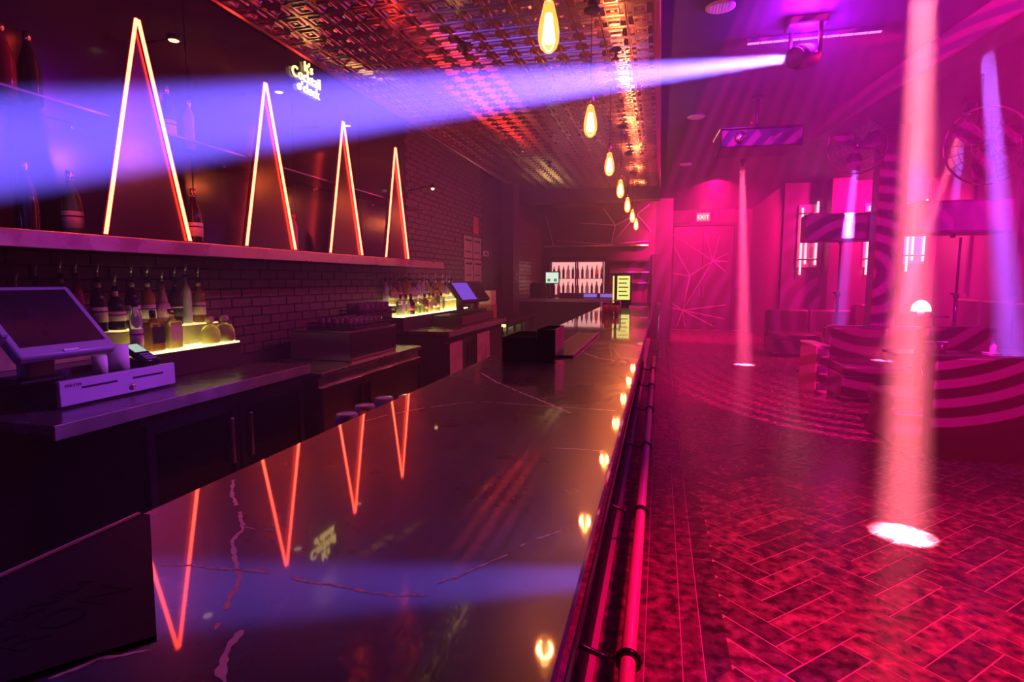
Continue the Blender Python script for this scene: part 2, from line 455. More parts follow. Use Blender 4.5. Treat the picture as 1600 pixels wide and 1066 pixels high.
for k in range(8):
    y0 = 0.25 + k * 1.16
    bx(-0.26, -0.245, y0, y0 + 1.10, 0.16, 0.90, 0.006).build('front_panel', M_panel, bar)
bx(-0.262, -0.225, 0.2, 9.5, 0.0, 0.13, 0.006).build('plinth', M_panel, bar)
bx(-0.262, -0.21, 0.2, 9.5, 0.91, 0.985, 0.01).build('cornice', M_panel, bar)
bx(-0.262, -0.215, 0.2, 9.5, 0.31, 0.345, 0.008).build('moulding', mat('moulding_gloss', (0.05, 0.02, 0.025), 0.2), bar)
MB().bar((-0.07 + 0.44, 0.4, 0.20), (-0.07 + 0.44, 9.3, 0.20), 0.026, n=16).build('foot_rail', M_rail, bar)
for y in (0.55, 1.80, 3.04, 4.30, 5.56, 6.82, 8.1):
    m = MB()
    m.path([(0.37 + 0.034 * math.cos(a), y - 0.1, 0.20 + 0.034 * math.sin(a)) for a in [2*PI*i/14 for i in range(14)]], 0.011, 6, True)
    m.path([(0.335, y - 0.1, 0.20), (0.28, y - 0.1, 0.205), (0.225, y - 0.1, 0.225), (0.20, y - 0.1, 0.235)], 0.010, 6)
    m.box(0.19, 0.206, y - 0.14, y - 0.06, 0.19, 0.28, 0.004)
    m.build('rail_bracket', BLACKG, bar)
# marble veins: inlaid strips with ragged edges
C0 = Vector((0, 0, 1.44))
def vein(pts, w0, w1):
    # pts: plan positions (x, y) on the counter
    P = []
    for (a, b) in zip(pts, pts[1:]):
        a = Vector(a); b = Vector(b); n = max(2, int((b - a).length / 0.006))
        for i in range(n): P.append(a.lerp(b, i / n))
    P.append(Vector(pts[-1]))
    m = MB(); prev = None; N = len(P); gap = 0; off = Vector((0, 0))
    for i, p in enumerate(P):
        d = (P[min(i + 1, N - 1)] - P[max(i - 1, 0)]); d = d.normalized() if d.length > 1e-6 else Vector((0, 1))
        nrm = Vector((-d.y, d.x)); off = off * 0.8 + nrm * random.uniform(-0.0012, 0.0012)
        w = 1.15 * random.uniform(w0, w1) * (0.35 if i in (0, N - 1) else 1.0); p2 = p + off
        A = m.bm.verts.new((p2.x + nrm.x*w + 0.44, p2.y + nrm.y*w - 0.1, 1.0703)); B = m.bm.verts.new((p2.x - nrm.x*w + 0.44, p2.y - nrm.y*w - 0.1, 1.0703))
        if gap > 0: gap -= 1; prev = None; continue
        if prev: m.bm.faces.new((prev[0], A, B, prev[1]))
        prev = (A, B)
        if random.random() < 0.025: gap = random.randint(1, 4)
    loose = [v for v in m.bm.verts if not v.link_faces]
    bmesh.ops.delete(m.bm, geom=loose, context='VERTS')
    m.build('marble_vein', M_vein, top)
def on_top(x, y):
    fw = Vector((-math.sin(yaw)*math.cos(pitch), math.cos(yaw)*math.cos(pitch), -math.sin(pitch))); rt = Vector((math.cos(yaw), math.sin(yaw), 0)); up = rt.cross(fw)
    r = fw * F_PX + rt * (x - 800) + up * (533 - y); t = (1.07 - 1.44) / r.z
    return (r.x * t, r.y * t)
for pts, w0, w1 in [
    ([(250,883),(300,884),(340,889),(395,892),(430,897),(480,910),(515,915),(545,918),(580,927),(620,931),(668,932)], 0.0008, 0.0026),
    ([(366,745),(362,775),(374,800),(379,828),(362,845),(367,870),(372,900),(364,928),(350,958),(337,985)], 0.0014, 0.0036),
    ([(380,985),(362,1003),(350,1026),(344,1045),(352,1066)], 0.002, 0.0052),
    ([(682,913),(720,900),(750,885),(790,866),(830,845),(850,838),(868,832),(895,822)], 0.0006, 0.0022),
    ([(752,583),(775,597),(810,612),(850,628),(870,637),(892,646)], 0.001, 0.003),
    ([(560,662),(600,650),(660,638),(720,630),(760,628),(830,633),(900,638),(962,642)], 0.0006, 0.0018),
    ([(860,700),(900,702),(945,705)], 0.0004, 0.0012),
    ([(905,548),(935,560),(980,566)], 0.001, 0.002),
    ([(375,822),(400,828),(428,828)], 0.0004, 0.001),
    ([(75,1062),(118,1046),(150,1032),(165,1027),(200,1022),(234,1014)], 0.0012, 0.003)]:
    vein([on_top(*p) for p in pts], w0, w1)
# bar mat with dark lettering
mt = thing('bar_mat', 'dark rubber bar mat with black TEQUILA PATRÓN lettering on the near counter end', 'bar mat', (-0.62, 0.45, 1.0705))
q1 = on_top(245, 998); q2 = on_top(0, 1074)
qd = (Vector(q2) - Vector(q1)).normalized(); q3 = Vector(q2) + qd * 0.12
MB().prism([(-0.163, -0.25, 0), (-0.163, 0.25, 0), (-0.147, 0.252, 0), (q1[0] + 0.62, q1[1] - 0.45, 0), (q3.x + 0.62, q3.y - 0.45, 0)], (0, 0, 0.003)).build('mat_sheet', mat('mat_rubber', (0.020, 0.007, 0.012), 0.5, spec=0.04), mt)
MB().box(-0.168, -0.160, -0.25, 0.25, 0.0, 0.006, 0.002).build('raised_rim', mat('mat_rim', (0.5, 0.2, 0.3), 0.3), mt)
M_ink = mat('black_ink', (0.001, 0.001, 0.001), 0.7, spec=0.15)
text('lettering', 'PATRÓN', 0.060, 0.0002, M_ink, mt, (0.0, -0.045, 0.0033), (0, 0, PI/2))
text('lettering', 'TEQUILA', 0.026, 0.0002, M_ink, mt, (-0.048, 0.02, 0.0033), (0, 0, PI/2))

# things on the bar top
def caddy(label, x, y, w, d, h, extra):
    t = thing('napkin_caddy', label, 'caddy', (x, y, 1.07), 0, 'black caddies on the bar')
    MB().box(-w/2, w/2, -d/2, d/2, 0, 0.006).build('base', BLACKG, t)
    for sx in (-1, 1): MB().box(sx*w/2 - 0.003, sx*w/2 + 0.003, -d/2, d/2, 0, h, 0.001).build('side_wall', BLACKG, t)
    for sy in (-1, 1): MB().box(-w/2, w/2, sy*d/2 - 0.003, sy*d/2 + 0.003, 0, h, 0.001).build('end_wall', BLACKG, t)
    if extra == 'divider':
        for k in (-0.2, 0.15): MB().box(-w/2, w/2, k*d - 0.002, k*d + 0.002, 0, h*0.9).build('divider', BLACK, t)
    else:
        MB().box(-w/2 + 0.006, w/2 - 0.006, -d/2 + 0.006, d/2 - 0.006, 0.006, h*0.85, 0.004).build('napkin_stack', mat('black_napkin', (0.02, 0.02, 0.02), 0.9), t)
    return t
caddy('low wide black caddy with dividers on the near part of the bar', -0.612, 2.66, 0.150, 0.30, 0.112, 'divider')
caddy('taller narrow black napkin caddy beside the low wide caddy on the bar', -0.487, 2.63, 0.078, 0.24, 0.150, 'napkin')
b = MB(); b.lathe([(0.0, 0), (0.052, 0), (0.058, 0.012), (0.05, 0.03), (0.0, 0.034)], 16)
tag(b.build('ashtray', BLACK, None, (-0.60, 3.00, 1.071)), 'round black dish on the bar just behind the tall napkin caddy', 'dish')
t = thing('service_mat', 'long thin dark rubber service mat lying on the bar behind the caddies', 'bar mat', (-0.46, 3.3, 1.0703))
MB().box(-0.065, 0.065, -0.60, 0.60, 0, 0.012, 0.003).build('mat_sheet', mat('service_mat_rubber', (0.02, 0.012, 0.015), 0.5), t)
for sx in (-1, 1): MB().box(sx*0.065 - 0.004, sx*0.065 + 0.004, -0.60, 0.60, 0.0, 0.016, 0.002).build('raised_rim', mat('mat_rim_lit', (0.25, 0.12, 0.14), 0.3), t)  # pale rim colour stands in for light along the mat edge
t = thing('drink_caddy', 'open metal condiment caddy with red jars halfway down the bar', 'caddy', (-0.50, 6.15, 1.07))
MB().box(-0.10, 0.10, -0.07, 0.07, 0, 0.006).build('tray', STEEL, t)
for sx in (-1, 1):
    for sy in (-1, 1): MB().bar((sx*0.098, sy*0.068, 0), (sx*0.098, sy*0.068, 0.15), 0.004, n=6).build('post', STEEL, t)
MB().path([(-0.098, -0.068, 0.15), (0.098, -0.068, 0.15), (0.098, 0.068, 0.15), (-0.098, 0.068, 0.15)], 0.004, 6, True).build('top_rim', STEEL, t)
for k, x in enumerate((-0.055, 0.005, 0.06)):
    MB().lathe([(0, 0.006), (0.026, 0.006), (0.028, 0.08), (0.022, 0.10), (0.0, 0.10)], 12, (x, 0, 0)).build('jar', mat('red_jar', (0.5, 0.08, 0.06), 0.2), t)
t = thing('menu_screen', 'lit yellow-green menu screen in black frame standing on the bar', 'screen', (-0.50, 7.9, 1.07))
MB().box(-0.125, 0.125, -0.02, 0.03, 0.03, 0.44, 0.006).build('frame', BLACKG, t)
MB().box(-0.060, 0.108, -0.0225, -0.0195, 0.10, 0.42).build('screen', glow('menu_light', (0.80, 0.85, 0.22), 1.3, False), t)
MB().box(-0.120, -0.098, -0.0225, -0.0195, 0.06, 0.42).build('light_strip', glow('menu_light2', (1.0, 0.8, 0.2), 1.2, False), t)
for k in range(5): MB().box(-0.04, 0.085 - 0.02*(k % 2), -0.0235, -0.0222, 0.15 + 0.055*k, 0.165 + 0.055*k).build('menu_line', mat('menu_ink', (0.3, 0.35, 0.05), 0.6), t)
MB().box(-0.10, 0.10, -0.06, 0.07, 0, 0.03, 0.006).build('stand', BLACKG, t)

# under-bar drainboard with the upside-down tumblers
t = thing('drainboard', 'steel drainboard under the bartender side of the bar', 'drainboard', (-0.97, 1.95, 0))
MB().box(-0.155, 0.165, -0.75, 0.75, 0.875, 0.905, 0.005).build('tray', STEEL, t)
for sx in (-0.14, 0.15):
    for sy in (-0.7, 0.7): MB().bar((sx, sy, 0), (sx, sy, 0.875), 0.015, n=8).build('leg', STEEL, t)
MG = mat('tumbler_glass', (0.85, 0.75, 0.98), 0.08, trans=0.45, ior=1.4)
def tumbler_mesh():
    m = MB(); m.lathe([(0.0, 0.100), (0.030, 0.100), (0.034, 0.097), (0.036, 0.080), (0.040, 0.02), (0.041, 0.0), (0.038, 0.0), (0.036, 0.03), (0.033, 0.085), (0.0, 0.088)], 18)
    return m
spots = [((-0.985, 1.66), 'front upside-down tumbler of the five behind the near bar edge'), ((-0.99, 1.79), 'second upside-down tumbler from the front, behind the bar edge'),
         ((-0.985, 1.925), 'farthest-left upside-down tumbler at the back of the five'), ((-0.90, 1.80), 'small upside-down tumbler half hidden by the bar edge'), ((-0.915, 1.975), 'rearmost right upside-down tumbler by the bar edge')]
t0 = None
for (x, y), lab in spots:
    if t0 is None:
        t0 = thing('tumbler', lab, 'glass', (x, y, 0.905), 0, 'upside-down tumblers behind the bar')
        tumbler_mesh().build('cup', MG, t0)
        MB().path([(0.0385*math.cos(a), 0.0385*math.sin(a), 0.05) for a in [2*PI*i/18 for i in range(18)]], 0.0022, 5, True).build('ring', MG, t0)
    else: dup(t0, (x, y, 0.905), 0, lab)

# ================================================================== BACK BAR
M_shelf = mat('shelf_steel', (0.42, 0.34, 0.36), 0.30, 1.0, rvar=0.12, vscale=5)
t = thing('wall_shelf', 'long steel ledge carrying the neon triangles along the left wall', 'shelf', (WX + 0.24, 3.9, 1.635))
MB().box(-0.235, 0.24, -2.9, 2.45, -0.018, 0.0, 0.002).build('board', BLACKG, t)
MB().box(0.228, 0.242, -2.9, 2.45, -0.068, 0.004, 0.003).build('front_lip', M_shelf, t)
for y in (-2.0, -0.8, 0.4, 1.6): MB().box(-0.235, 0.20, y, y + 0.02, -0.06, -0.018, 0.003).build('bracket', BLACK, t)
# mirror backing panels
M_mirror = mat('smoked_mirror', (0.030, 0.018, 0.024), 0.16, 0.5, spec=0.35)
mir = thing('mirror_backing', 'smoked mirror panels covering the wall above the steel ledge', 'mirror', (WX, 3.9, 1.64))
for k in range(5):
    y0 = -2.9 + k * 1.07
    MB().box(0.0, 0.012, y0 + 0.003, y0 + 1.067, 0.0, 0.585, 0.003).build('mirror_panel', M_mirror, mir)
    MB().box(0.0, 0.012, y0 + 0.003, y0 + 1.067, 0.590, 1.60, 0.003).build('mirror_panel', M_mirror, mir)
gs = thing('glass_shelf', 'thin glass shelf edge running above the ledge behind the triangles', 'shelf', (WX + 0.17, 3.6, 2.22))
MB().box(-0.155, 0.150, -2.5, 2.6, 0.0, 0.010).build('pane', thin_glass('shelf_glass', (0.75, 0.75, 0.8), 0.10), gs)
MB().box(0.150, 0.153, -2.5, 2.6, 0.0, 0.010).build('polished_edge', mat('glass_edge', (0.20, 0.15, 0.26), 0.3), gs)
for y in (-2.3, -1.25, -0.2, 0.85, 1.9): MB().bar((-0.140, y, -0.001), (-0.140, y, -0.03), 0.010, n=8).build('shelf_clip', CHROME, gs)

# neon triangles
NEON = glow('neon_tube', (1.0, 0.048, 0.024), 24.0)
M_tri = mat('triangle_mirror', (0.07, 0.045, 0.03), 0.22, 0.9)
names = ['nearest and largest-looking neon triangle, at the till end of the ledge', 'second neon triangle from the till, on the steel ledge',
         'third neon triangle from the till, on the steel ledge', 'farthest and smallest-looking neon triangle at the end of the ledge']
r = None
for k in range(4):
    y = 2.408 + 0.9455 * k
    if r is None:
        r = thing('neon_triangle', names[0], 'neon light', (-2.5, y, 1.638), 0, 'neon triangles on the ledge')
        MB().prism([(-0.012, -0.243, 0.004), (-0.012, 0.243, 0.004), (-0.012, 0, 1.035)], (-0.012, 0, 0)).build('mirror_panel', M_tri, r)
        MB().prism([(-0.026, -0.250, 0.0), (-0.026, 0.250, 0.0), (-0.026, 0, 1.06)], (-0.012, 0, 0)).build('back_board', BLACK, r)
        for s_ in (-1, 1): MB().bar((0, s_*0.252, 0.0), (0, s_*0.006, 1.062), 0.0085, n=8).build('neon_tube', NEON, r)
        MB().box(-0.02, 0.012, -0.27, -0.235, -0.002, 0.012, 0.002).build('end_cap', BLACK, r)
        MB().box(-0.02, 0.012, 0.235, 0.27, -0.002, 0.012, 0.002).build('end_cap', BLACK, r)
    else: dup(r, (-2.5, y, 1.638), 0, names[k])

# neon script sign high on the wall
sg = thing('neon_sign', 'small yellow neon script sign high on the left wall', 'neon sign', (WX + 0.03, 4.40, 3.10))
M_yel = glow('neon_yellow', (1.0, 0.72, 0.20), 3.2, False)
MB().box(-0.016, -0.010, -0.22, 0.22, -0.15, 0.16, 0.004).build('backing', thin_glass('sign_acrylic', (0.6, 0.55, 0.6), 0.08), sg)
for txt, sz, y, z in (("It's", 0.11, 0.03, 0.085), ('Cocktail', 0.12, 0.0, 0.0), ("o'clock", 0.11, 0.02, -0.09)):
    o = text('lettering', txt, sz, 0.006, M_yel, sg, (0.006, y, z), (PI/2, 0, PI/2))
    o.data.transform(Matrix.Shear('XY', 4, (0.25, 0)) if False else Matrix.Identity(4))
for k, y in enumerate((2.77, 3.68, 4.60)):
    lab = ['small round puck light above the nearest neon triangle', 'small round puck light above the second neon triangle', 'small round puck light above the third neon triangle'][k]
    p = thing('puck_light', lab, 'light', (WX + 0.012, y, 2.76), 0, 'puck lights over the ledge')
    MB().bar((0, 0, 0), (0.26, 0, 0.0), 0.006, n=6).build('arm', BLACK, p)
    MB().lathe([(0.0, 0.02), (0.035, 0.02), (0.038, 0.0), (0.038, -0.006), (0, -0.006)], 14, (0.27, 0, 0)).build('housing', BLACK, p)
    MB().lathe([(0.0, -0.007), (0.028, -0.007), (0.024, -0.011), (0, -0.012)], 14, (0.27, 0, 0)).build('lens', glow('puck_lens', (1.0, 0.6, 0.35), 2.2, False), p)
p = thing('spot_lamp', 'tiny warm spotlight near the end of the mirrored wall', 'light', (WX + 0.01, 6.42, 2.48))
MB().bar((0, 0, 0), (0.30, 0, 0.05), 0.006, n=6).build('arm', BLACK, p)
MB().lathe([(0, 0.05), (0.018, 0.05), (0.026, 0), (0.0, 0.0)], 12, (0.31, 0, 0.02)).build('housing', BLACK, p)
MB().lathe([(0, 0.0), (0.022, 0.0), (0.014, -0.018), (0.0, -0.024)], 12, (0.31, 0, 0.02)).build('bulb', glow('tiny_bulb', (1.0, 0.55, 0.25), 4.0, False), p)

# ---------------- back counters
M_edge = mat('counter_edge_steel', (0.50, 0.44, 0.46), 0.35, 0.8, rvar=0.08, vscale=8, var=0.12)
M_ctop = mat('back_counter_top', (0.10, 0.06, 0.07), 0.25, 0.3, rvar=0.1, vscale=6)
def worktop(label, x0, x1, y0, y1, z):
    cx, cy = (x0+x1)/2, (y0+y1)/2
    t = thing('back_worktop', label, 'worktop', (cx, cy, z))
    MB().box(x0-cx, x1-cx-0.004, y0-cy, y1-cy, -0.04, 0.0, 0.003).build('slab', M_ctop, t)
    MB().box(x1-cx-0.004, x1-cx+0.006, y0-cy, y1-cy, -0.058, 0.0, 0.002).build('front_edge', M_edge, t)
    return t
worktop('steel-edged back worktop carrying the near till and cash drawer', WX + 0.01, -2.165, 1.60, 3.22, 0.90)
worktop('dark back worktop of the second till with the crowd of bottles', WX + 0.01, -2.11, 5.60, 7.9, 0.90)
def riser(label, y0, y1, x1, parent_z=0.9, led0=0.005, mats=None):
    M1, M2 = mats or (M_LED, M_LED2)
    t = thing('lit_riser', label, 'bottle riser', (-2.75, (y0+y1)/2, parent_z)); h = (y1-y0)/2
    MB().box(-0.155, x1+2.75-0.004, -h, h, 0.0, 0.140, 0.003).build('lower_step', mat('riser_dark', (0.06, 0.03, 0.035), 0.35), t)
    MB().box(-0.01, x1+2.75-0.006, -h+led0, h-0.005, 0.141, 0.150, 0.002).build('lit_panel', M1, t)
    MB().box(-0.155, -0.012, -h, h, 0.14, 0.262, 0.003).build('upper_step', mat('riser_glow_face', (0.45, 0.36, 0.15), 0.35, var=0.4, vscale=20), t)  # golden colour stands in for the LED glow on the upper face
    MB().box(-0.150, -0.016, -h+led0, h-0.005, 0.263, 0.270, 0.002).build('lit_panel', M2, t)
    return t
M_LED = glow('riser_led', (0.85, 0.78, 0.24), 4.0)
M_LED2 = glow('riser_led_upper', (0.85, 0.65, 0.20), 1.6)
riser('two-step bottle riser with yellow-lit top behind the near till', 1.65, 3.14, -2.605, 0.9, 0.78)
riser('two-step bottle riser with bright lit top beside the second till', 5.62, 7.75, -2.625, 0.9, 0.005, (glow('riser_led_far', (0.90, 0.80, 0.26), 10.0), glow('riser_led_far_upper', (0.90, 0.72, 0.26), 5.0)))

# coolers / cabinets under the counters
M_cglass = thin_glass('cooler_glass_dark', (0.25, 0.22, 0.25), 0.05)
def cooler(label, x1, y0, y1, z1, ndoors, glassdoor=True, body=BLACK, doorm=None, depth=0.6, seals=True):
    cy = (y0+y1)/2; t = thing('back_bar_cooler', label, 'cooler', (x1, cy, 0)); h = (y1-y0)/2
    for y in (-h, h - 0.03): MB().box(-depth, -0.03, y, y + 0.03, 0.06, z1).build('side_panel', body, t)
    MB().box(-depth, -0.03, -h + 0.03, h - 0.03, z1 - 0.08, z1).build('top_panel', body, t)
    MB().box(-depth, -0.03, -h + 0.03, h - 0.03, 0.06, 0.12).build('bottom_panel', body, t)
    MB().box(-depth, -depth + 0.02, -h + 0.03, h - 0.03, 0.12, z1 - 0.08).build('rear_panel', body, t)
    MB().box(-depth + 0.03, -0.06, -h + 0.01, h - 0.01, 0.0, 0.06).build('plinth', BLACK, t)
    w = 2*h/ndoors
    for k in range(ndoors):
        y = -h + k*w
        if glassdoor:
            m = MB()
            m.box(-0.028, 0.0, y + 0.006, y + 0.05, 0.10, z1 - 0.05, 0.003).box(-0.028, 0.0, y + w - 0.05, y + w - 0.006, 0.10, z1 - 0.05, 0.003)
            m.box(-0.028, 0.0, y + 0.05, y + w - 0.05, 0.10, 0.15, 0.003).box(-0.028, 0.0, y + 0.05, y + w - 0.05, z1 - 0.10, z1 - 0.05, 0.003)
            d = m.build('door', BLACKG, t)
            MB().box(-0.018, -0.012, y + 0.05, y + w - 0.05, 0.15, z1 - 0.10).build('pane', M_cglass, d)
            MB().box(-0.40, -0.06, y + 0.02, y + w - 0.02, 0.42, 0.435).build('inner_shelf', STEEL, t)
        else:
            d = MB().box(-0.028, 0.0, y + 0.004, y + w - 0.004, 0.10, z1 - 0.07, 0.004).build('door', doorm, t)
        MB().box(0.0, 0.022, y + w - 0.085 if k % 2 == 0 else y + 0.06, y + w - 0.06 if k % 2 == 0 else y + 0.085, z1*0.55, z1 - 0.13, 0.006).build('handle', BLACKG if glassdoor is False else STEEL, d)
    return t
cooler('black glass-door cooler under the near till worktop', -2.20, 2.02, 3.20, 0.84, 2)
M_ss = mat('steel_door', (0.50, 0.38, 0.38), 0.34, 1.0, rvar=0.03, vscale=2)
_t = M_ss.node_tree; _tg = _t.nodes.new('ShaderNodeTangent'); _tg.direction_type = 'RADIAL'; _tg.axis = 'Z'
_b = _t.nodes['Principled BSDF']; _b.inputs['Anisotropic'].default_value = 0.92; _t.links.new(_tg.outputs[0], _b.inputs['Tangent'])
cooler('stainless two-door undercounter fridge below the glass racks', -2.13, 3.30, 4.92, 0.80, 3, False, STEEL, M_ss)
t = thing('fridge_worktop', 'stainless worktop on the undercounter fridge', 'worktop', (-2.5, 4.11, 0.7995))
MB().box(-0.40, 0.372, -0.82, 0.82, 0.001, 0.031, 0.004).build('slab', STEEL, t)
cooler('dark cupboard under the second till worktop', -2.15, 5.62, 7.9, 0.84, 3, False, BLACK, mat('dark_cupboard', (0.02, 0.012, 0.016), 0.3), 0.7)
def flat_pic(name, label, cat, loc, w, h, frame, art):
    t = thing(name, label, cat, loc)
    MB().box(0.0, 0.008, -w/2, w/2, 0, h, 0.002).build('frame', frame, t)
    MB().box(0.008, 0.0095, -w/2 + 0.012, w/2 - 0.012, 0.012, h - 0.012).build('sheet', art, t)
    return t
M_art = mat('pink_art', (0.60, 0.30, 0.32), 0.5, var=0.9, vscale=9)
flat_pic('poster', 'small pink notice stuck on the end cupboard below the second till', 'poster', (-2.13, 5.85, 0.42), 0.42, 0.36, BLACK, mat('pink_notice', (0.55, 0.30, 0.30), 0.4, var=0.6, vscale=7))
flat_pic('poster', 'pink blotchy picture on the cupboard front beside the bar', 'poster', (-2.13, 6.85, 0.32), 0.55, 0.48, BLACK, M_art)

# second lit glass-door cooler further on
def lit_cooler():
    t = thing('lit_cooler', 'low cooler with lit glass doors showing green bottles behind the bar', 'cooler', (-2.12, 8.95, 0))
    MB().box(-0.6, -0.32, -0.95, 0.95, 0.0, 0.86).build('body', BLACK, t)
    MB().box(-0.32, 0.0, -0.95, 0.95, 0.80, 0.86).build('top_panel', BLACK, t)
    for k in range(4):
        y = -0.95 + 0.475*k
        m = MB(); m.box(-0.02, 0, y + 0.004, y + 0.05, 0.1, 0.80, 0.003); m.box(-0.02, 0, y + 0.425, y + 0.471, 0.1, 0.80, 0.003); m.box(-0.02, 0, y + 0.05, y + 0.425, 0.75, 0.80, 0.003); m.box(-0.02, 0, y + 0.05, y + 0.425, 0.1, 0.15, 0.003)
        d = m.build('door', BLACKG, t)
        MB().box(-0.013, -0.009, y + 0.05, y + 0.425, 0.15, 0.75).build('pane', thin_glass('cooler_clear', (0.9, 0.95, 0.9), 0.05), d)
    MB().box(-0.318, -0.31, -0.90, 0.90, 0.14, 0.78).build('light_panel', glow('cooler_light', (0.85, 0.85, 0.35), 1.5), t)
    me = MB().lathe([(0, 0), (0.03, 0), (0.03, 0.15), (0.012, 0.20), (0.012, 0.25), (0, 0.25)], 10).mesh('inner_bottle', mat('green_bottle_inner', (0.08, 0.35, 0.08), 0.2, trans=0.3))
    for k in range(18): inst('inner_bottle', me, t, (-0.17, -0.86 + 0.1*k, 0.46))
    MB().box(-0.30, -0.03, -0.9, 0.9, 0.445, 0.458).build('inner_shelf', STEEL, t)
    return t
lit_cooler()

# ---------------- steel box with glass racks on the fridge
t = thing('ice_machine', 'square stainless box standing on the undercounter fridge', 'steel box', (-2.45, 4.22, 0.8315))
MB().box(-0.28, 0.235, -0.40, 0.36, 0.0, 0.215, 0.006).build('housing', M_ss, t)
MB().box(-0.285, 0.24, -0.405, 0.365, 0.215, 0.225, 0.003).build('lid', STEEL, t)
MR = mat('rack_black', (0.02, 0.015, 0.018), 0.5)
MSG = mat('shot_glass', (0.50, 0.30, 0.36), 0.08, trans=0.65, ior=1.3)
def rack(label, loc, w, d, h):
    t = thing('glass_rack', label, 'glass rack', loc, 0, 'black glass racks')
    MB().box(-w/2, w/2, -d/2, d/2, 0, 0.012).build('base', MR, t)
    for z in (0.02, h): MB().path([(-w/2, -d/2, z), (w/2, -d/2, z), (w/2, d/2, z), (-w/2, d/2, z)], 0.006, 5, True).build('rail', MR, t)
    for sx in (-1, 1):
        for sy in (-1, 0, 1): MB().bar((sx*w/2, sy*d/2, 0), (sx*w/2, sy*d/2, h), 0.005, n=5).build('post', MR, t)
    return t
rack('black rack of shot glasses on the steel box', (-2.42, 4.20, 1.0575), 0.40, 0.62, 0.045)
rack('second black rack raised behind the shot glass rack', (-2.62, 4.86, 1.116), 0.24, 0.62, 0.05)
shot = MB().lathe([(0, 0), (0.020, 0), (0.024, 0.07), (0.021, 0.07), (0.018, 0.012), (0, 0.012)], 10).mesh('shot_glass', MSG)
k = 0
for i in range(7):
    for j in range(3):
        k += 1
        o = bpy.data.objects.new('shot_glass', shot); COL.objects.link(o); o.location = (-2.54 + 0.12*j, 3.96 + 0.08*i, 1.0698)
        tag(o, 'upturned shot glass in the black rack on the steel box', 'glass', 'shot glasses in the near rack')
wine = MB().lathe([(0, 0), (0.030, 0), (0.036, 0.05), (0.034, 0.10), (0.031, 0.10), (0.033, 0.05), (0.027, 0.008), (0, 0.008)], 12).mesh('rocks_glass', MSG)
for i in range(6):
    for j in range(2):
        o = bpy.data.objects.new('rocks_glass', wine); COL.objects.link(o); o.location = (-2.665 + 0.09*j, 4.61 + 0.098*i, 1.1285)
        tag(o, 'rocks glass standing in the rear rack beside the bottle riser', 'glass', 'rocks glasses in the rear rack')
t = thing('rack_stand', 'dark cabinet block carrying the rear glass rack', 'cabinet', (-2.62, 4.77, 0.8305))
MB().box(-0.26, 0.12, -0.15, 0.15, 0.0, 0.285, 0.006).build('block', DARK, t)
MB().box(-0.26, 0.125, -0.155, 0.155, 0.273, 0.2849, 0.003).build('lid', BLACK, t)

# ---------------- bottles
def gl(name, c, rough=0.08, trans=0.55, ior=1.3): return mat('glass_' + name, c, rough, trans=trans, ior=ior)
G = {'clear': gl('clear', (0.85, 0.85, 0.80)), 'frost': gl('frost', (0.80, 0.82, 0.85), 0.4, 0.4), 'amber': gl('amber', (0.50, 0.20, 0.04)),
     'gold': gl('gold', (0.85, 0.70, 0.22), 0.08, 0.65), 'green': gl('green', (0.12, 0.35, 0.10)), 'dark': gl('dark', (0.035, 0.02, 0.02), 0.1, 0.2),
     'red': gl('red', (0.45, 0.05, 0.06)), 'pink': gl('pink', (0.75, 0.35, 0.45)), 'lime': gl('lime', (0.6, 0.8, 0.25))}
LBL = {'white': mat('label_white', (0.78, 0.74, 0.70), 0.6, var=0.15, vscale=50), 'cream': mat('label_cream', (0.72, 0.55, 0.35), 0.6, var=0.3, vscale=50),
       'red': mat('label_red', (0.50, 0.06, 0.06), 0.6, var=0.3, vscale=40), 'black': mat('label_black', (0.02, 0.02, 0.02), 0.5), 'pink': mat('label_pink', (0.75, 0.40, 0.50), 0.5, var=0.2, vscale=40)}
PROF = {'tall': [(0.034, 0), (0.037, 0.006), (0.037, 0.165), (0.032, 0.190), (0.016, 0.215), (0.013, 0.225), (0.013, 0.268)],
        'slim': [(0.028, 0), (0.030, 0.006), (0.030, 0.19), (0.024, 0.215), (0.013, 0.240), (0.012, 0.285)],
        'stout': [(0.042, 0), (0.045, 0.006), (0.045, 0.12), (0.040, 0.145), (0.018, 0.170), (0.014, 0.18), (0.014, 0.220)],
        'cone': [(0.046, 0), (0.050, 0.008), (0.046, 0.06), (0.026, 0.15), (0.016, 0.19), (0.014, 0.24)],
        'round': [(0.052, 0), (0.060, 0.012), (0.060, 0.05), (0.054, 0.082), (0.038, 0.105), (0.018, 0.114), (0.016, 0.125), (0.022, 0.130)],
        'champ': [(0.042, 0), (0.044, 0.01), (0.044, 0.15), (0.038, 0.19), (0.020, 0.25), (0.0145, 0.275), (0.0145, 0.315)]}
def square_body(w, d, h):
    m = MB(); m.box(-w/2, w/2, -d/2, d/2, 0, h, 0.010, 2); m.lathe([(0.026, h - 0.002), (0.016, h + 0.022), (0.0135, h + 0.03), (0.0135, h + 0.06)], 12)
    return m
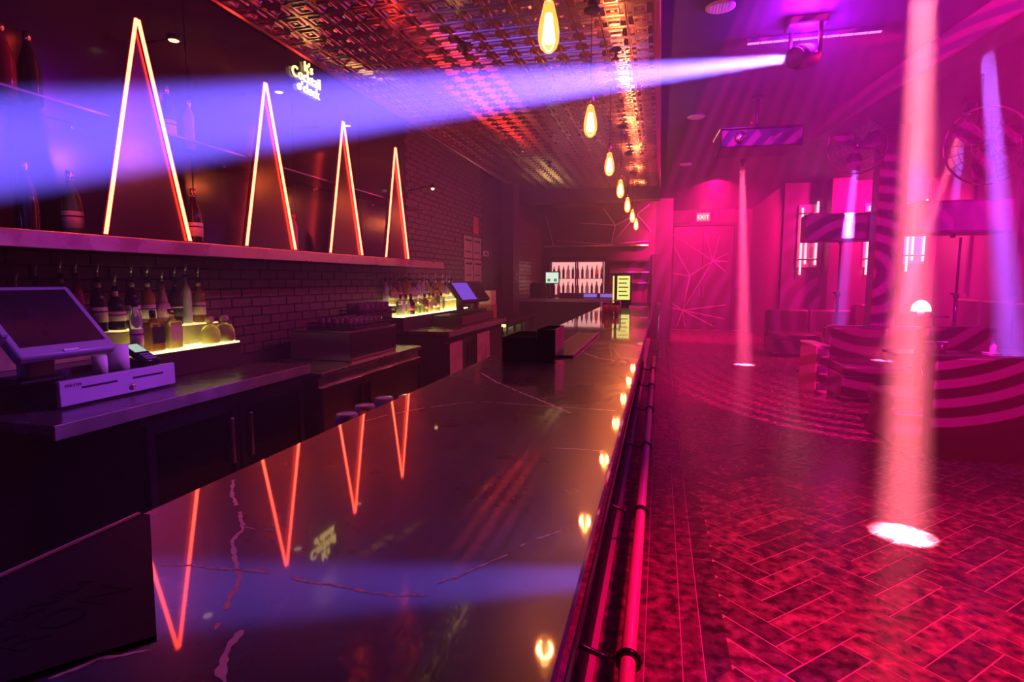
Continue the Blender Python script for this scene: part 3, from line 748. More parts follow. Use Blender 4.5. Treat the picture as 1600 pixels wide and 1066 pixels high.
def bottle(shape, glass, label, top, text_label, loc, group, rz=0.0, cat='bottle'):
    key = (shape, glass, label, top)
    if key in BOT: return dup(BOT[key], loc, rz, text_label, group)
    t = thing('liquor_bottle', text_label, cat, loc, rz, group)
    if shape == 'square': h = 0.16; square_body(0.070, 0.095, h).build('glass', G[glass], t); zt = h + 0.06; rl = None
    else:
        p = PROF[shape]; MB().lathe([(0, p[0][1])] + p + [(0, p[-1][1])], 16).build('glass', G[glass], t); zt = p[-1][1]; rl = max(a for a, _ in p)
    if label:
        if rl is None: MB().box(0.0352, 0.0362, -0.040, 0.040, 0.045, 0.135).build('label', LBL[label], t)
        elif shape == 'round': MB().lathe([(rl + 0.0005, 0.018), (rl + 0.0012, 0.018), (rl + 0.0012, 0.046), (rl + 0.0005, 0.046)], 16).build('label', LBL[label], t)
        elif shape == 'cone': MB().lathe([(0.0478, 0.05), (0.0485, 0.05), (0.0325, 0.13), (0.031, 0.13)], 16).build('label', LBL[label], t)
        else:
            z1 = 0.100 if shape == 'stout' else 0.128
            MB().lathe([(rl + 0.0004, 0.048), (rl + 0.0012, 0.048), (rl + 0.0012, z1), (rl + 0.0004, z1)], 16).build('label', LBL[label], t)
            zn = zt - 0.022; rn = p[-1][0] + 0.0008
            MB().lathe([(rn - 0.0006, zn - 0.018), (rn, zn - 0.018), (rn, zn + 0.010), (rn - 0.0006, zn + 0.010)], 12).build('neck_label', LBL[label], t)
            MB().lathe([(rl + 0.0013, z1*0.78), (rl + 0.0018, z1*0.78), (rl + 0.0018, z1*0.84), (rl + 0.0013, z1*0.84)], 16).build('label_band', LBL['black' if label != 'black' else 'cream'], t)
    if top == 'spout':
        MB().lathe([(0, zt), (0.016, zt), (0.016, zt + 0.006), (0.010, zt + 0.016), (0, zt + 0.016)], 10).build('collar', BLACK, t)
        MB().bar((0, 0, zt + 0.014), (0.001, 0.0, zt + 0.040), 0.0075, 0.006, 8).bar((0.001, 0, zt + 0.038), (0.010, 0.004, zt + 0.078), 0.0058, 0.0042, 8).build('pour_spout', mat('spout_metal', (0.85, 0.75, 0.75), 0.3, 0.5), t)
    elif top == 'ball':
        MB().lathe([(0, zt), (0.024, zt), (0.027, zt + 0.010), (0.024, zt + 0.026), (0.012, zt + 0.036), (0, zt + 0.038)], 12).build('stopper', mat('cork', (0.65, 0.48, 0.25), 0.6), t)
    else:
        MB().lathe([(0, zt - 0.035), (0.0165, zt - 0.035), (0.0165, zt + 0.004), (0, zt + 0.004)], 12).build('cap', LBL['black'] if top == 'cap' else BRASS, t)
    BOT[key] = t
    return t
BOT = {}
ORD = ['first', 'second', 'third', 'fourth', 'fifth', 'sixth', 'seventh', 'eighth', 'ninth', 'tenth', 'eleventh', 'twelfth', 'thirteenth', 'fourteenth', 'fifteenth', 'sixteenth', 'seventeenth', 'eighteenth']
# upper step behind the near till, by plan position y
row = [(1.72, 'tall', 'dark', 'white'), (1.80, 'slim', 'amber', 'cream'), (1.89, 'tall', 'dark', 'red'), (1.985, 'stout', 'amber', 'white'), (2.08, 'tall', 'dark', 'black'), (2.18, 'slim', 'dark', 'cream'),
       (2.27, 'slim', 'red', 'black'), (2.37, 'tall', 'dark', 'cream'), (2.475, 'stout', 'dark', 'cream'), (2.575, 'tall', 'dark', 'white'), (2.68, 'tall', 'amber', 'white'), (2.775, 'cone', 'pink', 'pink'),
       (2.88, 'tall', 'dark', 'black'), (2.965, 'slim', 'frost', None), (3.06, 'tall', 'amber', 'cream')]
adj = {'dark': 'dark glass', 'amber': 'amber', 'red': 'red', 'pink': 'pink', 'frost': 'frosted white', 'gold': 'golden', 'clear': 'clear', 'green': 'green', 'lime': 'lime green'}
def lab_of(s, g, l, where): return f"{adj[g]} {dict(tall='tall', slim='slim', stout='stout', cone='cone-shaped', round='squat round', square='square', champ='champagne')[s]} bottle" + (f" with {l} label" if l else '') + f", {where}"
for i, (y, s, g, l) in enumerate(row):
    bottle(s, g, l, 'spout', lab_of(s, g, l, f"{ORD[i]} on the near till's upper step"), (-2.835 + random.uniform(-0.012, 0.012), y, 1.1705), 'bottles behind the near till', random.uniform(-0.5, 0.5))
for i, (y, s, g, l, tp, x) in enumerate([(2.43, 'slim', 'clear', 'pink', 'cap', -2.66), (2.545, 'square', 'amber', 'black', 'cap', -2.67), (2.665, 'square', 'gold', 'cream', 'brass', -2.67), (2.955, 'round', 'gold', None, 'ball', -2.672), (3.078, 'round', 'gold', None, 'ball', -2.672)]):
    bottle(s, g, l, tp, lab_of(s, g, l, f"{ORD[i]} from the till, lit front step"), (x, y, 1.0508), 'bottles on the lit front step by the till')
# crowd of bottles on the second riser
kinds = [('tall', 'clear', 'white'), ('stout', 'gold', 'cream'), ('tall', 'gold', 'cream'), ('slim', 'clear', None), ('tall', 'amber', 'cream'), ('stout', 'clear', 'cream'), ('tall', 'lime', 'white'), ('slim', 'amber', 'red')]
yy = 5.69; i = 0
while yy < 7.7:
    s, g, l = kinds[(i*5 + 3) % 8]
    bottle(s, g, l, 'spout' if i % 3 else 'cap', lab_of(s, g, l, f"{ORD[i]} in the second till's rear row") if i < 18 else '', (-2.862, yy, 1.1705), 'bottles beside the second till', random.uniform(-1, 1)); i += 1; yy += 0.13
yy = 5.755; i = 0
while yy < 7.7:
    s, g, l = kinds[(i*3 + 1) % 8]
    bottle(s, g, l, 'spout' if i % 2 else 'cap', lab_of(s, g, l, f"{ORD[i]} in the second till's middle row"), (-2.797, yy, 1.1705), 'bottles beside the second till', random.uniform(-1, 1)); i += 1; yy += 0.13
front = [('square', 'clear', 'white', 'cap'), ('square', 'lime', 'white', 'cap'), ('stout', 'dark', 'red', 'cap'), ('round', 'lime', None, 'ball'), ('round', 'lime', None, 'ball'), ('stout', 'amber', 'cream', 'cap'), ('square', 'gold', 'cream', 'brass'), ('stout', 'gold', 'white', 'cap'), ('tall', 'amber', 'cream', 'spout'), ('square', 'clear', 'cream', 'cap')]
for i, (s, g, l, tp) in enumerate(front):
    bottle(s, g, l, tp, lab_of(s, g, l, f"{ORD[i]} in the second till's front row"), (-2.697, 5.70 + 0.132*i, 1.0508), 'bottles on the front step of the second riser')
# bottles on the ledge behind the triangles and on the glass shelf
for i, (y, s, g, l, z, x) in enumerate([(1.78, 'champ', 'dark', 'cream', 1.636, -2.68), (1.98, 'champ', 'dark', None, 1.636, -2.72), (2.20, 'champ', 'green', 'cream', 1.636, -2.74), (2.80, 'champ', 'dark', 'cream', 1.636, -2.60), (3.76, 'slim', 'pink', None, 1.636, -2.62), (4.75, 'slim', 'dark', None, 1.636, -2.66)]):
    bottle(s, g, l, 'brass', lab_of(s, g, l, f"{ORD[i]} on the steel ledge"), (x, y, z), 'bottles on the steel ledge')
for i, (y, s, g, l) in enumerate([(1.74, 'champ', 'pink', None), (1.86, 'champ', 'dark', 'cream'), (1.99, 'champ', 'red', None), (2.10, 'champ', 'dark', None), (2.86, 'champ', 'dark', 'cream'), (3.02, 'slim', 'pink', None)]):
    bottle(s, g, l, 'brass', lab_of(s, g, l, f"{ORD[i]} on the upper glass shelf"), (-2.80, y, 2.2305), 'bottles on the glass shelf')

# ---------------- near till: terminal, drawer, rolls, card reader, printer
M_pos = mat('terminal_grey', (0.30, 0.28, 0.36), 0.35)
dr = thing('cash_drawer', 'grey metal cash drawer with two slots and a key lock under the till', 'cash drawer', (-2.41, 2.105, 0.90))
MB().box(-0.185, -0.012, -0.29, 0.29, 0.012, 0.112, 0.004).build('housing', BLACK, dr)
face = MB().box(-0.010, 0.012, -0.295, 0.295, 0.010, 0.118, 0.003).build('front_panel', mat('drawer_front', (0.52, 0.46, 0.62), 0.45, var=0.06), dr)
for y in (-0.115, 0.135): MB().box(0.0121, 0.0128, y - 0.085, y + 0.085, 0.074, 0.083).build('slot', BLACK, face)
MB().lathe([(0, 0), (0.014, 0), (0.014, 0.006), (0.008, 0.010), (0, 0.010)], 14, M=Matrix.Translation((0.012, 0.045, 0.040)) @ RX(PI/2, 4, 'Y')).build('key_lock', CHROME, face)
text('lettering', 'micros', 0.027, 0.0006, mat('drawer_ink', (0.05, 0.04, 0.06), 0.6), face, (0.0126, -0.235, 0.097), (PI/2, 0, PI/2))
for y in (-0.26, 0.26): MB().box(-0.18, -0.02, y - 0.02, y + 0.02, 0.0, 0.012).build('foot', BLACK, dr)
ps = thing('till_terminal', 'grey touchscreen till terminal tilted back above the cash drawer', 'till', (-2.42, 1.79, 1.018))
Mt = Matrix.Translation((0.0, 0, 0.255)) @ RX(math.radians(-44), 4, 'Y')
MB().box(-0.03, 0.012, -0.20, 0.20, -0.185, 0.185, 0.012, 2, Mt).build('monitor', M_pos, ps)
MB().box(0.0121, 0.0135, -0.172, 0.172, -0.135, 0.160, M=Mt).build('screen', mat('till_screen', (0.025, 0.012, 0.02), 0.25, var=0.6, vscale=8), ps)
MB().box(0.0121, 0.017, -0.03, 0.03, -0.176, -0.166, M=Mt).build('badge', WHITE, ps)
MB().box(-0.16, -0.025, -0.10, 0.10, 0.0, 0.025, 0.008).build('foot', BLACK, ps)
MB().box(-0.10, -0.03, -0.06, 0.06, 0.02, 0.22, 0.012).build('stalk', M_pos, ps)
MB().box(-0.01, 0.05, -0.235, -0.203, -0.10, 0.02, 0.006, M=Mt).build('card_swipe', M_pos, ps)
for (x, y, r_, h, lab) in ((-2.475, 2.06, 0.030, 0.080, 'small white paper roll standing on the cash drawer'), (-2.50, 2.175, 0.045, 0.115, 'large white paper roll standing on the cash drawer')):
    o = thing('paper_roll', lab, 'paper roll', (x, y, 1.0135))
    MB().lathe([(0.008, 0), (r_, 0), (r_, h), (0.008, h)], 20).build('paper', PAPER, o)
    MB().lathe([(0.006, 0.001), (0.0078, 0.001), (0.0078, h + 0.001), (0.006, h + 0.001)], 12).build('core', mat('card_core', (0.35, 0.22, 0.12), 0.8), o)
cr = thing('card_reader', 'black card reader with pale lit screen beside the paper rolls', 'card reader', (-2.52, 2.315, 1.013))
Mc = Matrix.Translation((0, 0, 0.055)) @ RX(math.radians(28), 4, 'Y')
MB().box(-0.085, 0.085, -0.042, 0.042, -0.015, 0.015, 0.006, 2, Mc).build('housing', BLACKG, cr)
MB().box(-0.070, 0.0, -0.034, 0.034, 0.0151, 0.0165, M=Mc).build('screen', glow('reader_screen', (0.55, 0.75, 0.62), 0.8, False), cr)
for k in range(3): MB().box(0.02 + 0.02*k, 0.032 + 0.02*k, -0.03, 0.03, 0.0151, 0.018, M=Mc).build('key_row', M_pos, cr)
MB().box(-0.05, 0.05, -0.035, 0.035, 0, 0.03, 0.004).build('stand', BLACK, cr)
# ---------------- second till
def till2(label, loc, rz, lit):
    t = thing('till_terminal', label, 'till', loc, rz, 'second pair of tills')
    M2 = Matrix.Translation((0.0, 0, 0.27)) @ RX(math.radians(-38), 4, 'Y')
    MB().box(-0.05, 0.012, -0.19, 0.19, -0.15, 0.15, 0.012, 2, M2).build('monitor', DARK, t)
    MB().box(0.0121, 0.0135, -0.165, 0.165, -0.125, 0.13, M=M2).build('screen', glow('till_screen_lit', (0.30, 0.10, 0.95), 0.75, False) if lit else mat('till_screen2', (0.03, 0.015, 0.03), 0.2), t)
    MB().box(-0.14, 0.08, -0.12, 0.12, 0, 0.03, 0.008).build('foot', BLACK, t)
    MB().box(-0.09, -0.03, -0.05, 0.05, 0.02, 0.24, 0.01).build('stalk', BLACK, t)
till2('second till terminal with a glowing violet screen past the bottles', (-2.33, 6.72, 1.02), -0.25, True)
till2('dark till terminal behind the violet-screened one', (-2.38, 7.45, 1.02), -0.1, False)
cd = thing('cash_drawer', 'dark cash drawer under the violet-screened till', 'cash drawer', (-2.36, 6.95, 0.90))
MB().box(-0.26, 0.10, -0.55, 0.8, 0.0, 0.11, 0.005).build('housing', DARK, cd)
MB().box(0.10, 0.112, -0.54, 0.79, 0.006, 0.104, 0.003).build('front_panel', mat('drawer2', (0.12, 0.05, 0.06), 0.3), cd)
MB().lathe([(0, 0), (0.012, 0), (0.012, 0.006), (0, 0.008)], 10, M=Matrix.Translation((0.112, 0.1, 0.05)) @ RX(PI/2, 4, 'Y')).build('key_lock', CHROME, cd)
bx2 = thing('paper_box', 'pale stacked cartons beyond the dark till terminal', 'carton', (-2.45, 8.12, 0.86))
MB().box(-0.10, 0.10, -0.14, 0.14, 0.0, 0.22, 0.004).build('lower_carton', mat('carton_red', (0.55, 0.20, 0.15), 0.6), bx2)
MB().box(-0.09, 0.09, -0.13, 0.13, 0.22, 0.42, 0.004).build('upper_carton', mat('carton_cream', (0.75, 0.62, 0.40), 0.6, var=0.2), bx2)

# posters and plates on the wall beyond
for i, (y, z, w, h, lab) in enumerate([(8.60, 1.78, 0.40, 0.33, 'upper left framed notice on the plum brick wall'), (9.05, 1.78, 0.40, 0.33, 'upper right framed notice on the plum brick wall'),
                                       (8.62, 1.42, 0.40, 0.33, 'lower left framed notice on the plum brick wall'), (9.07, 1.42, 0.40, 0.33, 'lower right framed notice on the plum brick wall')]):
    t = flat_pic('notice', lab, 'notice', (WX + 0.010, y, z), w, h, mat('pale_frame', (0.80, 0.55, 0.42), 0.5, var=0.1), mat('notice_paper', (0.62, 0.42, 0.36), 0.6, var=0.25, vscale=8))
    t['group'] = 'framed notices'
    MB().box(0.0095, 0.0105, -w/2 + 0.05, w/2 - 0.05, h*0.78, h*0.86).build('heading', M_ink, t)
    MB().box(0.0095, 0.0105, -w/2 + 0.05, w/2 - 0.08, h*0.25, h*0.30).build('text_line', M_ink, t)
flat_pic('notice', 'narrow red notice above the four framed notices', 'notice', (WX + 0.010, 8.98, 2.17), 0.28, 0.27, mat('red_frame', (0.5, 0.1, 0.1), 0.5), mat('red_notice', (0.65, 0.15, 0.13), 0.5, var=0.5, vscale=12))
t = thing('wall_plate', 'pale thermostat plate on the dark recess wall', 'thermostat', (WX - 0.135, 9.98, 1.90))
MB().box(0, 0.02, -0.17, 0.17, -0.05, 0.05, 0.018, 3).build('cover', PAPER, t)
MB().box(0.02, 0.023, -0.07, 0.07, -0.022, 0.022).build('display', BLACK, t)
t = thing('wall_clock', 'small round pale dial on the pier beyond the recess', 'dial', (WX + 0.105, 11.3, 1.50))
MB().lathe([(0, 0), (0.09, 0), (0.09, 0.02), (0.06, 0.03), (0, 0.03)], 20, M=RX(PI/2, 4, 'Y')).build('ring', PAPER, t)
MB().lathe([(0, 0.03), (0.045, 0.03), (0.045, 0.034), (0, 0.034)], 16, M=RX(PI/2, 4, 'Y')).build('dial_face', DARK, t)

# ---------------- far end of the bar
rc = thing('return_counter', 'dark return counter closing the far end of the bar', 'counter', (-1.5, 11.9, 0))
MB().box(-1.3, 0.75, -0.30, 0.30, 0, 1.02, 0.006).build('body', DARK, rc)
MB().box(-1.35, 0.80, -0.36, 0.34, 1.02, 1.06, 0.006).build('top', BLACKG, rc)
MB().box(-1.35, 0.80, -0.37, -0.36, 0.99, 1.06).build('front_edge', M_edge, rc)
sb = thing('speed_rail', 'low dark shelf unit with violet-lit trays on the return counter', 'shelf unit', (-1.55, 12.05, 1.06))
MB().box(-0.50, 0.70, -0.10, 0.12, 0, 0.10, 0.004).build('body', mat('violet_unit', (0.10, 0.06, 0.20), 0.4), sb)
for x in (0.02, 0.36): MB().box(x, x + 0.27, -0.112, -0.101, 0.02, 0.09).build('lit_tray', glow('violet_tray', (0.35, 0.22, 1.0), 0.8, False), sb)
bg = thing('covered_machine', 'lumpy machine under a black cover on the return counter', 'machine', (-2.45, 11.75, 1.06))
m = MB(); m.box(-0.17, 0.17, -0.14, 0.14, 0, 0.30, 0.07, 3)
for v in m.bm.verts: v.co += Vector((random.uniform(-0.02, 0.02), random.uniform(-0.02, 0.02), random.uniform(0, 0.025) if v.co.z > 0.05 else 0))
m.build('cover', mat('black_cover', (0.012, 0.010, 0.016), 0.7), bg)
MB().box(-0.18, 0.18, -0.15, 0.15, 0, 0.03, 0.004).build('base', BLACK, bg)
ts = thing('tablet_till', 'small tablet till with white and green screen at the far end', 'tablet', (-2.22, 12.1, 1.06))
MB().box(-0.155, 0.155, -0.02, 0.01, 0.29, 0.55, 0.01, 2).build('frame', BLACKG, ts)
MB().box(-0.135, 0.135, -0.022, -0.0201, 0.31, 0.53).build('screen', glow('tablet_screen', (0.75, 0.95, 0.80), 1.2, False), ts)
for x in (-0.07, 0.07): MB().box(x - 0.03, x + 0.03, -0.0235, -0.0221, 0.34, 0.40).build('screen_button', glow('tablet_green', (0.05, 0.5, 0.15), 0.6, False), ts)
MB().box(-0.03, 0.03, -0.01, 0.02, 0.0, 0.30).build('stalk', BLACK, ts)
MB().box(-0.09, 0.09, -0.08, 0.08, 0.0, 0.02, 0.004).build('foot', BLACK, ts)
fc = thing('bottle_fridge', 'tall lit bottle fridge with two glass doors against the far bar wall', 'fridge', (-1.975, 14.33, 0))
MB().box(-0.70, 0.70, 0.0, 0.25, 0, 1.98, 0.01).build('body', DARK, fc)
for sx in (-1, 1): MB().box(sx*0.685 - 0.02, sx*0.685 + 0.02, -0.30, 0.0, 0.05, 1.98).build('side_panel', DARK, fc)
MB().box(-0.70, 0.70, -0.30, 0.0, 1.88, 1.98).build('top_panel', DARK, fc)
MB().box(-0.70, 0.70, -0.30, 0.0, 0.05, 1.05).build('lower_panel', DARK, fc)
MB().box(-0.66, 0.66, -0.012, -0.002, 1.06, 1.87).build('light_panel', glow('fridge_light', (1.0, 0.50, 0.45), 1.6), fc)
for z in (1.06, 1.46): MB().box(-0.66, 0.66, -0.27, -0.015, z, z + 0.012).build('shelf', WHITE, fc)
for sx in (-1, 1):
    m = MB(); c_ = sx*0.33
    m.box(c_ - 0.325, c_ - 0.29, -0.33, -0.30, 1.03, 1.90, 0.004); m.box(c_ + 0.29, c_ + 0.325, -0.33, -0.30, 1.03, 1.90, 0.004); m.box(c_ - 0.29, c_ + 0.29, -0.33, -0.30, 1.03, 1.07, 0.004); m.box(c_ - 0.29, c_ + 0.29, -0.33, -0.30, 1.86, 1.90, 0.004)
    d = m.build('door', mat('fridge_frame', (0.35, 0.12, 0.16), 0.4), fc)
    MB().box(c_ - 0.29, c_ + 0.29, -0.318, -0.312, 1.07, 1.86).build('pane', thin_glass('fridge_glass', (0.95, 0.9, 0.92), 0.04), d)
fb = {}
for zz in (1.0725, 1.4725):
    for k in range(11):
        s = 'champ' if k % 2 else 'slim'; g = ['dark', 'red', 'dark', 'pink'][k % 4]
        key = (s, g)
        if key not in fb:
            p_ = PROF[s]; fb[key] = MB().lathe([(0, 0)] + p_ + [(0, p_[-1][1])], 10).mesh('fridge_bottle', G[g])
        o = bpy.data.objects.new('fridge_bottle', fb[key]); COL.objects.link(o); o.location = (-2.56 + 0.117*k, 14.2, zz)
        tag(o, f"{adj[g]} bottle, {ORD[k]} from the left in the {'upper' if zz > 1.2 else 'lower'} row of the far lit fridge", 'bottle', ('upper' if zz > 1.2 else 'lower') + ' row in the far fridge')
sl = thing('wall_shelf', 'thin dark shelf with glinting edge on the far bar wall', 'shelf', (-1.55, 14.5, 2.25))
MB().box(-1.3, 1.25, -0.12, 0.10, 0, 0.03, 0.004).build('board', DARK, sl)
MB().box(-1.3, 1.25, -0.126, -0.12, 0, 0.03).build('edge', CHROME, sl)
hs = thing('bottle_rack', 'dim wall rack of hanging glasses right of the far fridge', 'rack', (-0.75, 14.4, 1.35))
MB().box(-0.48, 0.48, 0.0, 0.19, 0.52, 0.56).build('top_board', DARK, hs)
for z in (0.0, 0.26): MB().box(-0.48, 0.48, 0.0, 0.19, z, z + 0.02).build('shelf', STEEL, hs)
for sx in (-1, 1): MB().box(sx*0.48 - 0.012, sx*0.48 + 0.012, 0, 0.19, 0, 0.56).build('side_panel', DARK, hs)

# geometric line art (thin bars) on the upper far wall and on the door
M_line = mat('art_line', (0.95, 0.85, 0.90), 0.35)
def web(name, label, origin, nodes, edges, r=0.009):
    t = thing(name, label, 'wall art', origin)
    for a, b_ in edges: MB().bar(nodes[a], nodes[b_], r, n=6).build('line_bar', M_line, t)
    return t
web('wall_line_art', 'branching thin line art high on the far bar wall', (-1.3, 14.57, 2.3),
    {0: (-0.15, 0, 0.95), 1: (0.19, 0, 0.47), 2: (0.70, 0, 0.72), 3: (0.09, 0, -0.0), 4: (-0.75, 0, 0.55), 5: (-1.30, 0, 0.12), 6: (1.0, 0, 0.95), 7: (1.05, 0, 0.30), 8: (-1.55, 0, 0.75), 9: (-1.35, 0, 0.0), 10: (1.0, 0, 0.08)},
    [(0, 1), (1, 2), (1, 3), (1, 4), (3, 5), (2, 6), (2, 7), (2, 3), (8, 9), (3, 10)], 0.012)

# ---------------- pendant bulbs
M_env = thin_glass('bulb_envelope', (1.0, 0.86, 0.55), 0.06, 0.03, (1.0, 0.30, 0.05), 1.3)
M_fil = glow('filament', (1.0, 0.62, 0.25), 30.0, False)
M_fil2 = glow('filament_core', (1.0, 0.66, 0.34), 6.0, False)
def pendant():
    t = thing('pendant_bulb', 'nearest pendant filament bulb, cut off by the top of the picture', 'pendant lamp', (0, 0, 0), 0, 'pendant filament bulbs over the bar')
    MB().lathe([(0.017, 0.125), (0.023, 0.110), (0.028, 0.088), (0.041, 0.037), (0.0475, -0.008), (0.046, -0.044), (0.035, -0.076), (0.015, -0.094), (0.0, -0.097)], 20).build('bulb_glass', M_env, t)
    for k in range(6):
        a = 2*PI*k/6
        MB().bar((0.012*math.cos(a), 0.012*math.sin(a), 0.068), (0.026*math.cos(a), 0.026*math.sin(a), -0.045), 0.0034, n=5).build('filament', M_fil, t)
    MB().lathe([(0, 0.075), (0.010, 0.07), (0.020, 0.01), (0.024, -0.03), (0.016, -0.055), (0, -0.062)], 12).build('filament_core', M_fil2, t)
    MB().lathe([(0, 0.215), (0.012, 0.215), (0.022, 0.200), (0.026, 0.125), (0.018, 0.116), (0.0, 0.116)], 14).build('socket', BRASS, t)
    MB().bar((0, 0, 0.21), (0, 0, 0.725), 0.0035, n=6).build('cord', BLACK, t)
    MB().lathe([(0, 0.760), (0.055, 0.760), (0.058, 0.745), (0.03, 0.728), (0, 0.724)], 16).build('ceiling_rose', BLACK, t)
    return t
pb = None
for k in range(7):
    loc = (-0.505, 2.62 + 1.565*k, 2.53)
    lab = f"pendant filament bulb, {['first','second','third','fourth','fifth','sixth','seventh'][k]} from the near end of the bar"
    if pb is None: pb = pendant(); pb.location = loc; pb['label'] = lab
    else: dup(pb, loc, 0, lab)
    point('pendant_bulb_light', (loc[0], loc[1], loc[2] - 0.015), (1.0, 0.21, 0.08), 46.0, 0.04)
# sprinkler roses on the tin ceiling
for i, (x, y) in enumerate([(-1.55, 4.55), (-1.75, 9.2), (-0.40, 4.95)]):
    lab = ['dark sprinkler head on the tin ceiling near the left', 'dark sprinkler head on the far part of the tin ceiling', 'dark sprinkler head on the tin ceiling near the pendant row'][i]
    t = thing('sprinkler_head', lab, 'sprinkler', (x, y, TIN_Z), 0, 'ceiling sprinklers')
    MB().lathe([(0, 0.0), (0.045, 0.0), (0.04, -0.015), (0.014, -0.02), (0.012, -0.06), (0, -0.06)], 14).build('rose', BLACK, t)
    MB().lathe([(0, -0.075), (0.03, -0.075), (0.03, -0.08), (0, -0.08)], 12).build('deflector', BLACK, t)
    MB().bar((0.010, 0, -0.055), (0.018, 0, -0.076), 0.003, n=5).build('yoke', BLACK, t)

# ================================================================== RIGHT SIDE
# door with line art + exit sign
door = struct(bpy.data.objects.new('door_1', None)); COL.objects.link(door); door.location = (1.15, 17.55, 0)
M_door = mat('door_paint', (0.07, 0.025, 0.05), 0.4, var=0.15)
for sx in (-1, 1):
    lf = MB().box(sx*0.41 - 0.405, sx*0.41 + 0.405, -0.03, 0.03, 0.01, 2.95, 0.006).build('door_leaf', M_door, door)
    MB().box(sx*0.06 - 0.015, sx*0.06 + 0.015, -0.07, -0.03, 0.95, 1.25, 0.005).build('handle', CHROME, lf)
m = MB(); m.box(-0.90, -0.83, -0.06, 0.04, 0, 3.05, 0.005); m.box(0.83, 0.90, -0.06, 0.04, 0, 3.05, 0.005); m.box(-0.83, 0.83, -0.06, 0.04, 2.97, 3.05, 0.005)
m.build('door_frame', M_wall, door)
N = {0: (-0.33, 0, 1.55), 1: (0.28, 0, 1.97), 2: (-0.50, 0, 0.55), 3: (-0.80, 0, 2.40), 4: (-0.82, 0, 1.62), 5: (0.05, 0, 2.75), 6: (0.45, 0, 2.70), 7: (0.68, 0, 2.18), 8: (0.68, 0, 1.95), 9: (0.66, 0, 1.65),
     10: (-0.85, 0, 2.75), 11: (0.68, 0, 0.72), 12: (0.66, 0, 0.32), 13: (0.40, 0, 0.08), 14: (-0.66, 0, 0.06), 15: (-0.42, 0, 0.06), 16: (-0.82, 0, 0.62), 17: (-0.82, 0, 0.75)}
EN = [(0, 1), (0, 3), (0, 4), (0, 2), (1, 5), (1, 6), (1, 7), (1, 8), (1, 9), (1, 10), (1, 2), (2, 11), (2, 12), (2, 13), (2, 14), (2, 15), (2, 16), (2, 17)]
for a, b_ in EN: MB().bar((N[a][0], -0.036, N[a][2]), (N[b_][0], -0.036, N[b_][2]), 0.011, n=6).build('line_bar', M_line, door)
ex = thing('exit_sign', 'small glowing EXIT sign above the line-art door', 'exit sign', (1.13, 17.52, 3.10))
MB().box(-0.19, 0.19, -0.03, 0.05, -0.02, 0.24, 0.006).build('housing', WHITE, ex)
MB().box(-0.17, 0.17, -0.034, -0.0301, 0.0, 0.22).build('face', glow('exit_face', (1.0, 0.22, 0.30), 1.2, False), ex)
text('lettering', 'EXIT', 0.16, 0.002, glow('exit_letters', (1.0, 0.80, 0.40), 3.0, False), ex, (0, -0.037, 0.10), (PI/2, 0, 0))

# ceiling downlights
M_pinkglow = glow('downlight_lens', (1.0, 0.10, 0.45), 0.55, False)
for i, y in enumerate((4.66, 7.60, 10.6)):
    lab = ['nearest round ceiling downlight with louvres right of the tin ceiling', 'middle round ceiling downlight with louvres right of the tin ceiling', 'farthest round ceiling downlight with louvres right of the tin ceiling'][i]
    t = thing('downlight', lab, 'ceiling light', (0.37, y, CEIL_Z), 0, 'louvred downlights')
    MB().lathe([(0.085, 0.0), (0.105, 0.0), (0.105, -0.012), (0.085, -0.02)], 24).build('ring', mat('downlight_ring', (0.6, 0.5, 0.55), 0.4), t)
    MB().lathe([(0, -0.002), (0.085, -0.002), (0.085, -0.005), (0, -0.005)], 24).build('lens', M_pinkglow, t)
    for k in range(-3, 4):
        w = math.sqrt(max(0.001, 0.082**2 - (0.022*k)**2))
        MB().box(0.022*k - 0.003, 0.022*k + 0.003, -w, w, -0.022, -0.006).build('louvre', WHITE, t)

